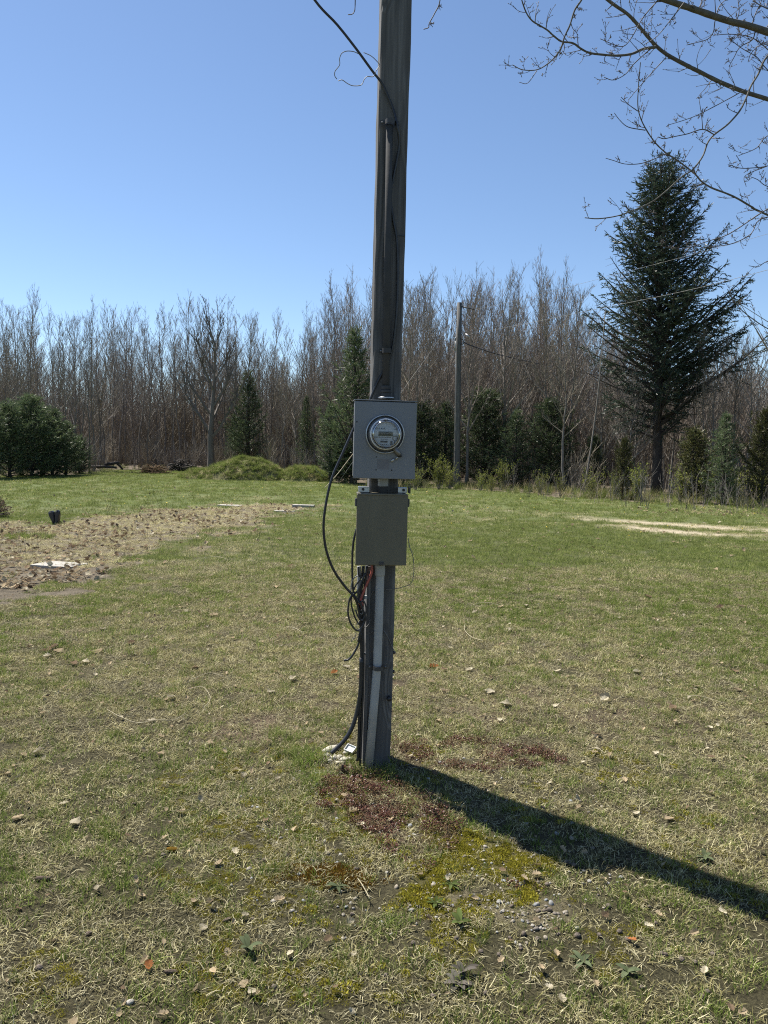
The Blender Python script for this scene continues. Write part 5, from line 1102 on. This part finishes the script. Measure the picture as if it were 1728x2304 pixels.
# ------------------------------------------------------------------ fallen leaves, stalks, nuts, weeds: each its own thing
def leaf_mesh(seed, mat, L=0.075, lobes=True, curl=0.5):
    r = random.Random(seed); mb = MB(); n = 9; W = [0.06, 0.20, 0.34, 0.22, 0.46, 0.26, 0.40, 0.2, 0.03] if lobes else [0.04, 0.2, 0.33, 0.40, 0.42, 0.38, 0.3, 0.17, 0.02]
    c1, c2 = r.uniform(0.3, 1) * curl, r.uniform(-1, 1) * curl
    for i in range(n):
        u = i / (n - 1); w = W[i] * L * r.uniform(0.8, 1.15); x = u * L
        for s in (-1, 0, 1): mb.v.append((x, s * w, 0.004 + c1 * L * 0.9 * (u - 0.45) ** 2 + abs(s) * (0.35 * w + c2 * w * u) + r.gauss(0, 0.001)))
    for i in range(n - 1):
        for s in range(2): a = i * 3 + s; mb.f.append((a, a + 3, a + 4, a + 1)); mb.m.append(0)
    mb.tube([(-0.25 * L, r.uniform(-0.1, 0.1) * L, 0.006), (0, 0, 0.005), (L * 0.4, 0, 0.006)], [0.0012, 0.0012, 0.0008], 4)
    return mb.mesh('leaf', mat)
LEAF = {m_: [leaf_mesh(500 + i, M['leaf_' + m_], 0.075, i != 2, 0.45 + 0.3 * i) for i in range(3)] for m_ in ('tan', 'pale', 'brown', 'orange')}
def leaf(px, py, kind, s, label, tilt=0.25, k=None, rz=None):
    o = link('fallen_leaf', LEAF[kind][rng.randrange(3) if k is None else k]); s *= float(np.interp(py, [1480, 1700, 2100, 2300], [0.95, 0.72, 0.5, 0.45])); o.location = on_ground(px, py, 0.012); o.rotation_euler = (U(-tilt, tilt), U(-tilt, tilt), U(0, 6.28) if rz is None else rz); o.scale = (s, s, s)
    return tag(o, label, 'leaf', 'dead leaves lying on the lawn')
leaf(1350, 1573, 'pale', 1.15, 'white curled leaf standing up on its stalk right of the post', 0.0, 0, R(80)).rotation_euler = (R(-70), R(10), R(15))
leaf(1352, 1584, 'pale', 0.9, 'pale flat leaf at the foot of the upright white leaf')
leaf(318, 2172, 'tan', 0.8, 'tan leaf overlapping the orange leaf at lower left'); leaf(335, 2188, 'orange', 0.95, 'orange brown curled leaf in the lower left grass')
leaf(648, 2160, 'pale', 0.7, 'pale crumpled leaf in front of the post toward the bottom'); leaf(745, 1527, 'orange', 0.8, 'reddish brown leaf left of the cut cable'); leaf(772, 1506, 'pale', 0.9, 'white leaf just left of the post below the cut cable')
leaf(1135, 1598, 'pale', 1.3, 'long pale curled leaf right of the post above the shadow'); leaf(808, 1828, 'tan', 0.9, 'tan leaf on the red stonecrop'); leaf(820, 1858, 'pale', 0.75, 'pale leaf lower on the red stonecrop')
LV = [(655, 1541, 'pale'), (617, 1567, 'pale'), (790, 1517, 'pale'), (630, 1752, 'pale'), (470, 1681, 'tan'), (368, 1665, 'tan'), (330, 1628, 'pale'), (392, 1575, 'pale'), (190, 1498, 'pale'), (215, 1525, 'pale'), (98, 1482, 'pale'), (108, 1464, 'brown'), (120, 1470, 'tan'), (92, 1470, 'brown'), (172, 1502, 'brown'), (232, 1470, 'tan'), (296, 1448, 'brown'), (225, 1420, 'pale'), (470, 1388, 'tan'), (440, 1510, 'brown'), (133, 1815, 'pale'), (158, 1858, 'pale'), (55, 1840, 'tan'), (400, 1830, 'tan'), (532, 1928, 'pale'), (500, 1945, 'tan'), (430, 2030, 'tan'), (640, 2030, 'tan'), (560, 2065, 'pale'), (450, 2085, 'pale'), (575, 2240, 'pale'), (380, 2286, 'tan'), (560, 2212, 'tan'), (218, 2000, 'pale'), (75, 1700, 'pale'), (355, 1702, 'tan')]
RV = [(1098, 1560, 'pale'), (1258, 1595, 'pale'), (1062, 1508, 'pale'), (1010, 1562, 'tan'), (985, 1628, 'tan'), (960, 1545, 'tan'), (1130, 1625, 'pale'), (1262, 1514, 'pale'), (1425, 1517, 'pale'), (1525, 1515, 'pale'), (1555, 1545, 'tan'), (1650, 1555, 'tan'), (1715, 1630, 'pale'), (1600, 1640, 'pale'), (1640, 1510, 'brown'), (1345, 1700, 'tan'), (1440, 1835, 'pale'), (1515, 1850, 'tan'), (1632, 2062, 'pale'), (1588, 2180, 'pale'), (1262, 2242, 'pale'), (1345, 2225, 'tan'), (1412, 2112, 'orange'), (1660, 2290, 'tan'), (1490, 2060, 'tan'), (988, 1503, 'orange'), (1004, 1512, 'brown'), (1520, 1605, 'brown'), (1605, 1708, 'brown'), (1350, 1660, 'brown'), (945, 1660, 'pale'), (1180, 1398, 'tan'), (1125, 1370, 'tan'), (1610, 1375, 'brown'), (1655, 1367, 'tan'), (1465, 1352, 'brown'), (1182, 1365, 'pale'), (1065, 1383, 'pale'), (1150, 1422, 'pale')]
for LL, side in ((LV, 'left'), (RV, 'right')):
    cn = {}
    for px, py, kd in sorted(LL):
        zone = 'far back' if py < 1480 else 'midway' if py < 1720 else 'near the front'
        key = (kd, zone); n = cn.get(key, 0); cn[key] = n + 1
        leaf(px, py, kd, U(0.6, 1.0) if py > 1480 else U(0.9, 1.3), f'{dict(tan="tan", pale="bleached pale", brown="dark brown", orange="orange brown")[kd]} leaf, {ordinal(n)} of its colour {side} of the post {zone}')
# litter nobody could count
x, y = fan(30000, 7.5, 40); m = masks(x, y); rlit = (np.clip(1.2 - seg_dist(gp([(1470, 1150), (1560, 1155), (1650, 1160), (1800, 1166)]), x, y) / 0.9, 0, 1)) * 0.9
pr_ = 0.05 + 0.8 * m['garden'] * np.clip((fbm(x / 0.8, y / 0.8, 141) - 0.3) * 3, 0.1, 1) + rlit + 0.12 * np.clip(1 - np.abs(y - np.interp(x, [q[0] for q in EDGE], [q[1] for q in EDGE]) + 1.5) / 3, 0, 1) * (x > 1)
k = (nr.random(len(x)) < pr_) & (m['forest'] < 0.5); x, y = x[k], y[k]
xn, yn = fan(1500, 1.7, 7.5); xa, ya = list(xn), list(yn); near_n = len(xa)
for i in range(260):
    p = ground(*rng.choice([(U(0, 200), 1292 + U(-14, 18)), (U(60, 240), 1296 + U(-12, 14)), (U(0, 70), 1320 + U(-12, 12))])); xa.append(p.x); ya.append(p.y)
x = np.concatenate([x, xa]); y = np.concatenate([y, ya]); bx_ = nr.uniform(-12, -1, 9000); by_ = nr.uniform(9, 23, 9000); kb = masks(bx_, by_)['garden'] > 0.5; kb &= nr.random(9000) < np.clip((fbm(bx_ / 0.7, by_ / 0.7, 191) - 0.3) * 3.5, 0.1, 1); x = np.concatenate([x, bx_[kb]]); y = np.concatenate([y, by_[kb]])
n = len(x); m_lit = masks(x, y)['garden']
LIT = [leaf_mesh(520 + i, M[['leaf_pale', 'leaf_tan', 'leaf_brown', 'leaf_tan'][i]], 0.07, True, 0.7) for i in range(4)]
scatter('leaf_litter', LIT, np.stack([x, y, gz(x, y) + 0.015], 1), np.stack([nr.normal(0, 0.4, n), nr.normal(0, 0.4, n), nr.random(n) * 6.28], 1), np.where(y < 7.5, 0.16 + 0.3 * nr.random(n), 0.5 + 0.7 * nr.random(n)) * np.where(m_lit > 0.5, 1.05, 1), np.where(m_lit > 0.5, nr.choice([0, 1, 2, 2, 2, 3], n), nr.choice([0, 1, 1, 2, 3], n)), label='dead leaf litter on the garden bed and along the wood edge')
x, y = fan(260, 13, 32); k = (masks(x, y)['garden'] < 0.5) & (masks(x, y)['forest'] < 0.5); x, y = x[k], y[k]
mb = MB(); mb.lathe([(0.0001, 0.0), (0.016, 0.002), (0.02, -0.006), (0.004, -0.012)], 8); mb.v = [(a_, c_, -b_) for a_, b_, c_ in mb.v]
scatter('dandelions', [mb.mesh('flower', M['dandelion'])], np.stack([x, y, gz(x, y) + 0.05], 1), rot_z(len(x), 0.4), 0.5 + 0.45 * nr.random(len(x)), np.zeros(len(x), int), label='tiny yellow dandelions dotted over the far lawn')
STALKS = [([(242, 1606), (270, 1623), (310, 1634), (350, 1636), (390, 1631), (418, 1621)], 'long pale bent stalk lying in the grass left of the post'), ([(425, 1563), (455, 1562), (472, 1575), (470, 1594), (457, 1602)], 'hooked pale stalk behind the long bent stalk'), ([(1545, 1572), (1580, 1577), (1632, 1588)], 'straight pale stalk in the grass at far right'),
          ([(1047, 1408), (1045, 1425), (1060, 1440), (1086, 1452)], 'thin curved stalk on the lawn right of the post'), ([(805, 1990), (815, 2010), (833, 2032)], 'pale stalk on the gravel left edge'), ([(1070, 1364), (1100, 1365), (1132, 1369)], 'thin pale stalk lying far back right of the box'), ([(645, 1415), (662, 1420), (682, 1428)], 'short pale stalk on the lawn left of the cables'), ([(458, 1257), (490, 1257), (518, 1263)], 'thin pale stalk on the lawn below the garden bed'),
          ([(505, 1530), (470, 1525), (430, 1540)], 'faint stalk lying behind the hooked stalk'), ([(1325, 1695), (1345, 1700), (1357, 1706)], 'short pale stalk above the pole shadow')]
for pt, lab in STALKS:
    P = smooth([on_ground(a_, b_, 0.02 + 0.012 * (i % 2)) for i, (a_, b_) in enumerate(pt)], 4); o0 = P[0].copy(); mb = MB(); mb.tube([q - o0 for q in P], 0.0017 if P[0].y < 6 else 0.0022, 5); o = mb.build('dry_stalk', M['stalk'], None, True); o.location = o0; tag(o, lab, 'stalk', 'pale stalks lying on the lawn')
def nut_mesh(seed):
    r = random.Random(seed); mb = lump(r, 0.0098, 0.0092, 0.0078, 10, 7, 0.16); return mb.mesh('nut', M['nut'], True)
NUT = [nut_mesh(i) for i in range(3)]
NP = [(1282, 1945), (1274, 1942), (802, 1959), (933, 1949), (793, 2056), (1027, 2113), (930, 2121), (1082, 2140), (1123, 2147), (1212, 2048), (1224, 2046), (1236, 2043), (1152, 2036), (1147, 2109), (1210, 2111), (1178, 2099), (1299, 2101), (1350, 2099), (1231, 1986), (1172, 2132), (1257, 2100), (1414, 2108), (1476, 2070), (1489, 2142), (1498, 2144), (1534, 2157), (1564, 2162), (1604, 2142), (1579, 2244), (1591, 2234), (1092, 2234), (975, 2242), (1461, 2037), (1394, 2090), (1444, 2222), (617, 2220), (868, 2196), (595, 1932), (570, 2068), (198, 2098), (88, 2183), (368, 1925), (1370, 2035), (1290, 1948)]
cn = {}
for px, py in sorted(NP):
    z_ = 'on the open grass left of the gravel' if px < 760 else 'near the gravel and moss' if py < 2060 and px < 1200 else 'along the lower edge of the pole shadow' if py < 2060 else 'in the front grass below the gravel' if px < 1200 else 'in the front grass at lower right'
    n = cn.get(z_, 0); cn[z_] = n + 1; o = link('nut', NUT[rng.randrange(3)]); o.location = on_ground(px, py, 0.005); o.rotation_euler = (U(-0.5, 0.5), U(-0.5, 0.5), U(0, 6)); s = U(0.65, 1.1); o.scale = (s, s, s); tag(o, f'round grey brown nut, {ordinal(n)} from the left {z_}', 'nut', 'fallen nuts before the post')
def weed(px, py, mat, n, L, w, label, el=20):
    e = empty('weed', on_ground(px, py), label, 'weed', 'broad leaved weeds in the front grass', U(0, 6.28)); r = random.Random(int(px))
    for i in range(n):
        mb = MB(); az = i * 2.4 + r.uniform(-0.3, 0.3); l = L * r.uniform(0.6, 1.1); e0 = R(el + r.uniform(-12, 25)); b = len(mb.v); m_ = 5
        for j in range(m_ + 1):
            u = j / m_; x_ = l * u; z_ = 0.008 + l * u * math.sin(e0) - l * 0.35 * u * u; ww = w * math.sin(math.pi * min(0.98, 0.12 + 0.86 * u)) ** 0.8
            for s in (-1, 0, 1): mb.v.append((math.cos(az) * x_ - math.sin(az) * s * ww, math.sin(az) * x_ + math.cos(az) * s * ww, z_ + abs(s) * ww * 0.4))
        for j in range(m_):
            for s in range(2): a = j * 3 + s; mb.f.append((a, a + 3, a + 4, a + 1)); mb.m.append(0)
        mb.build('leaf', M[mat], e, True)
weed(1030, 2216, 'weed_plum', 8, 0.05, 0.009, 'large grey plum weed rosette in the lower middle'); weed(1042, 2190, 'weed_plum', 5, 0.045, 0.008, 'smaller grey weed just behind the large rosette', 40)
weed(980, 2034, 'weed_green', 9, 0.04, 0.005, 'bright green weed sprig in the gravel', 45); weed(1035, 2078, 'weed_green', 5, 0.05, 0.009, 'pale green upright weed in front of the gravel', 40); weed(1015, 1988, 'weed_green', 6, 0.045, 0.006, 'flat green weed on the yellow moss', 12)
weed(1310, 2162, 'weed', 7, 0.04, 0.008, 'grey green weed in the front grass right of the rosette'); weed(1412, 2188, 'weed', 5, 0.04, 0.009, 'small grey green weed below the lower right nuts'); weed(1585, 1932, 'weed', 6, 0.045, 0.008, 'grey green weed above the shadow at right'); weed(558, 2135, 'weed', 5, 0.045, 0.009, 'blue green weed in the lower left grass', 35); weed(760, 2000, 'weed', 7, 0.04, 0.006, 'grey green weed beside the rusty moss')
for px, py, mat, sz, lab in ((98, 1984, 'bark_chip', (0.026, 0.009, 0.008), 'dark bark chip lying at lower left'), (385, 2186, 'bark_chip', (0.024, 0.007, 0.007), 'dark bark chip right of the orange leaf'), (302, 1806, 'bark_chip', (0.012, 0.006, 0.005), 'small black bark chip in the left middle grass'), (388, 1915, 'moss_rust', (0.022, 0.012, 0.008), 'mossy yellow brown stone in the left grass'), (292, 2256, 'paver', (0.011, 0.009, 0.007), 'white pebble at the lower left bottom'), (510, 2068, 'bark_chip', (0.014, 0.008, 0.006), 'dark bark chip left of the front weeds'), (200, 2098, 'bark_chip', (0.010, 0.008, 0.006), 'black lump near the left front nut')):
    o = lump(random.Random(int(px)), *sz, 9, 6, 0.2).build('stone' if mat in ('moss_rust', 'paver') else 'bark_chip', M[mat], None, True); o.location = on_ground(px, py, sz[2] * 0.9); o.rotation_euler = (U(-0.2, 0.2), U(-0.2, 0.2), U(-0.6, 0.9)); tag(o, lab, 'stone' if mat in ('moss_rust', 'paver') else 'bark chip')

# ------------------------------------------------------------------ the tree at the right whose limbs hang into view
tr_p = Vector((4.6, 6.4, 0)); tree = empty('overhanging_tree', tr_p, 'bare budding tree whose limbs hang into the upper right', 'tree')
mb = MB(); mb.tube([(0, 0, -0.2), (0, 0, 0.2), (-0.05, 0, 1.5), (-0.05, -0.05, 3.0), (0.1, 0, 5), (0.2, 0.1, 7.5), (0.3, 0.2, 9.5)], [0.30, 0.22, 0.19, 0.17, 0.12, 0.07, 0.02], 10); mb.build('trunk', M['limb'], tree, True)
tw = random.Random(21)
def twiglet(mb, p, d, L, r0, lev=0):
    n = 5; P = [p.copy()]; d = d.normalized(); bend = Vector((tw.gauss(0, 0.10), tw.gauss(0, 0.10), tw.uniform(0.0, 0.16)))
    for i in range(n): d = (d + bend + Vector((tw.gauss(0, 0.09), tw.gauss(0, 0.09), tw.gauss(0, 0.09)))).normalized(); P.append(P[-1] + d * L / n)
    rr = [max(r0 * (1 - 0.13 * i), 0.0011) for i in range(n + 1)]; P.append(P[-1] + d * 0.004); rr.append(0.0022); P.append(P[-1] + d * 0.005); rr.append(0.0020); P.append(P[-1] + d * 0.004); rr.append(0.0004)
    mb.tube(P, rr, 4)
    for i in range(1, n):
        if tw.random() < 0.33:      # buds on short spurs
            sd = (d.cross(Vector((tw.gauss(0, 1), tw.gauss(0, 1), tw.gauss(0, 1)))).normalized() + d * 0.5).normalized(); q = P[i]; mb.tube([q, q + sd * 0.006, q + sd * 0.011], [0.001, 0.0021, 0.0004], 4)
    if lev < 2:
        for i in range(2 if lev == 0 else 1):
            if tw.random() < 0.8:
                j = tw.randint(1, n - 1); sd = ((P[j + 1] - P[j]).normalized() * 0.8 + Vector((tw.gauss(0, 0.7), tw.gauss(0, 0.5), tw.gauss(0.15, 0.6)))).normalized(); twiglet(mb, P[j], sd, L * tw.uniform(0.3, 0.65), r0 * 0.7, lev + 1)
def limb(pts, r0, r1, d0, d1, every=0.085, tl=(0.06, 0.2), top=None, nt=1.0):
    n = len(pts); W_ = [at(x, y, d0 + (d1 - d0) * i / (n - 1)) for i, (x, y) in enumerate(pts)]
    if top is not None: W_ = [top] + W_
    P = smooth(W_, 5); L = [0]
    for a, b in zip(P[:-1], P[1:]): L.append(L[-1] + (b - a).length)
    k0 = r0 / FPX * d0 / 2; k1 = r1 / FPX * d1 / 2; rad = [(k0 + (k1 - k0) * l / L[-1]) * (1 + tw.gauss(0, 0.05)) for l in L]
    mb = MB(); mb.tube([q - tr_p for q in P], rad, 7 if r0 > 5 else 5); o = mb.build('limb', M['limb'] if r0 > 4 else M['twig_near'], tree, True)
    mt_ = MB(); l = every * tw.random(); side = 1
    while l < L[-1]:
        j = int(np.searchsorted(L, l)) - 1; j = max(0, min(j, len(P) - 2)); q = P[j].lerp(P[j + 1], (l - L[j]) / max(1e-6, L[j + 1] - L[j])) - tr_p; t = (P[j + 1] - P[j]).normalized()
        s = Vector((t.z, tw.gauss(0, 0.5), -t.x)).normalized() * side; side = -side if tw.random() < 0.75 else side
        d = (t * tw.uniform(0.3, 1.0) + s * tw.uniform(0.5, 1.0) + Vector((0, 0, 0.12))).normalized()
        if tw.random() < nt: twiglet(mt_, q, d, tw.uniform(*tl) * (1 if r0 < 8 else 1.2), min(0.0031, rad[j] * 0.7))
        l += every * tw.uniform(0.35, 0.95)
    if mt_.v: tag(mt_.build('twigs', M['twig_near'], o, True), kind='stuff')
    return P
Tt = tr_p + Vector((-0.05, -0.05, 3.0)); Tm = tr_p + Vector((0.0, -0.03, 3.7)); Tl = tr_p + Vector((-0.05, 0, 2.3))
limb([(2050, 190), (1728, 72), (1640, 47), (1560, 20), (1494, -2), (1300, -70), (1060, -90), (800, -70)], 24, 6, 5.0, 4.4, 0.16, top=Tm)
limb([(2080, 330), (1728, 223), (1668, 204), (1619, 184), (1573, 161), (1543, 146), (1501, 123), (1475, 102), (1452, 76), (1429, 49), (1410, 30), (1388, 15), (1365, -2), (1320, -40)], 15, 6, 5.6, 4.9, 0.10, (0.06, 0.16), top=Tt)
limb([(1475, 106), (1448, 110), (1422, 121), (1391, 125), (1357, 123), (1327, 119), (1308, 110), (1289, 97), (1263, 93), (1244, 79), (1232, 68), (1214, 57), (1198, 47), (1185, 30), (1174, 0), (1165, -40)], 6, 2.2, 5.0, 4.7, 0.075, (0.04, 0.13))
limb([(1320, -30), (1308, 0), (1293, 23), (1282, 57), (1270, 83), (1261, 110), (1248, 129), (1232, 144), (1208, 157), (1176, 157), (1153, 146)], 4.5, 1.8, 4.6, 4.5, 0.08, (0.03, 0.09))
limb([(1208, 159), (1187, 187), (1168, 185)], 1.8, 1.2, 4.5, 4.5, 0.3, (0.02, 0.04))
limb([(2060, -60), (1800, 60), (1728, 125), (1706, 167), (1690, 193), (1679, 220), (1664, 250), (1637, 280), (1607, 303), (1592, 322), (1581, 352), (1558, 382), (1535, 397), (1501, 428), (1467, 454), (1426, 473), (1388, 486), (1346, 492), (1316, 490)], 9, 2.4, 4.5, 3.9, 0.14, (0.03, 0.09), top=Tm, nt=0.8)
limb([(1607, 303), (1581, 291), (1547, 301), (1513, 308), (1494, 312), (1480, 308)], 2.6, 1.8, 4.1, 4.0, 0.07, (0.02, 0.05))
limb([(1581, 291), (1579, 265), (1573, 223)], 2.0, 1.2, 4.1, 4.1, 0.1, (0.02, 0.04))
limb([(2080, 640), (1728, 484), (1694, 467), (1660, 447), (1634, 435), (1600, 422), (1577, 407), (1562, 390), (1524, 361), (1497, 343), (1475, 322), (1456, 295), (1441, 265), (1435, 235), (1437, 189), (1441, 140)], 9, 1.8, 5.6, 5.0, 0.13, (0.04, 0.12), top=Tl)
limb([(1452, 293), (1414, 286), (1395, 271), (1382, 254)], 2.2, 1.3, 5.1, 5.0, 0.2, (0.02, 0.05)); limb([(1435, 250), (1414, 235), (1397, 218)], 2, 1.2, 5.1, 5.0, 0.2, (0.02, 0.05)); limb([(1500, 345), (1471, 358), (1441, 368), (1407, 369), (1380, 361), (1363, 356)], 2.4, 1.3, 5.1, 4.9, 0.18, (0.03, 0.08))
limb([(1679, 200), (1640, 222), (1573, 257), (1540, 270), (1501, 282)], 2.2, 1.3, 5.2, 5.1, 0.12, (0.03, 0.08)); limb([(1497, 131), (1470, 160), (1437, 197), (1414, 225)], 2.2, 1.3, 5.1, 5.0, 0.12, (0.03, 0.08)); limb([(1463, 110), (1426, 144), (1407, 167), (1380, 180), (1359, 174)], 2.4, 1.5, 5.0, 4.9, 0.09, (0.03, 0.07)); limb([(1490, -10), (1448, 38), (1422, 83), (1403, 104), (1380, 100), (1350, 87)], 2.8, 1.5, 4.7, 4.7, 0.08, (0.03, 0.09)); limb([(1540, 5), (1509, 45), (1479, 81), (1450, 100)], 2.6, 1.5, 4.6, 4.7, 0.09, (0.03, 0.1))
limb([(1900, 500), (1728, 488), (1690, 526), (1656, 545), (1622, 553), (1580, 556), (1540, 545)], 3.2, 1.4, 5.5, 5.1, 0.11, (0.03, 0.09)); limb([(1728, 470), (1702, 486), (1641, 526), (1592, 543), (1539, 560), (1509, 558), (1488, 553)], 3, 1.4, 5.3, 5.0, 0.13, (0.03, 0.08))
limb([(1800, 280), (1728, 305), (1702, 333), (1662, 350)], 3, 1.5, 5.0, 4.9, 0.07, (0.03, 0.09)); limb([(1800, 350), (1728, 373), (1690, 378), (1664, 378), (1641, 371)], 3, 1.5, 5.0, 4.9, 0.07, (0.03, 0.09)); limb([(1728, 373), (1677, 395), (1679, 420)], 2, 1.3, 4.9, 4.9, 0.09, (0.03, 0.06)); limb([(1800, 440), (1728, 420), (1706, 405), (1690, 398)], 2.4, 1.4, 4.9, 4.9, 0.09, (0.03, 0.06))
limb([(1900, 800), (1760, 752), (1725, 738), (1690, 715), (1664, 693), (1645, 668), (1637, 651)], 4.5, 1.8, 5.8, 5.5, 0.1, (0.04, 0.12), top=Tl); limb([(1800, 560), (1728, 587), (1706, 600), (1685, 598)], 2.4, 1.3, 5.2, 5.1, 0.1, (0.03, 0.06))
for pt in ([(1640, 47), (1612, 40), (1605, 72), (1592, 88), (1570, 95), (1549, 100)], [(1760, 150), (1728, 112), (1690, 84), (1645, 77), (1607, 79)], [(1760, 190), (1720, 150), (1702, 128), (1668, 108), (1640, 86)], [(1700, 68), (1692, 90), (1665, 106), (1651, 130), (1640, 150)],
           [(1728, 20), (1700, 5), (1678, -20)], [(1690, 60), (1700, 30), (1712, 5), (1716, -20)], [(1655, 52), (1663, 25), (1658, -15)], [(1610, 38), (1620, 12), (1645, -10)], [(1720, 70), (1735, 40), (1722, 8)], [(1570, 25), (1578, 2), (1570, -20)], [(1780, 120), (1740, 95), (1712, 100), (1690, 120), (1683, 140)]):
    limb(pt, 2.6, 1.4, 4.9, 5.0, 0.075, (0.03, 0.10))
limb([(800, -68), (799, 10), (797, 26), (792, 32), (783, 33)], 2.6, 2.0, 4.4, 4.4, 5, nt=0.0); limb([(995, -80), (990, 0), (978, 30), (966, 52), (964, 62), (953, 66)], 3.0, 2.2, 4.4, 4.4, 0.2, (0.012, 0.03))
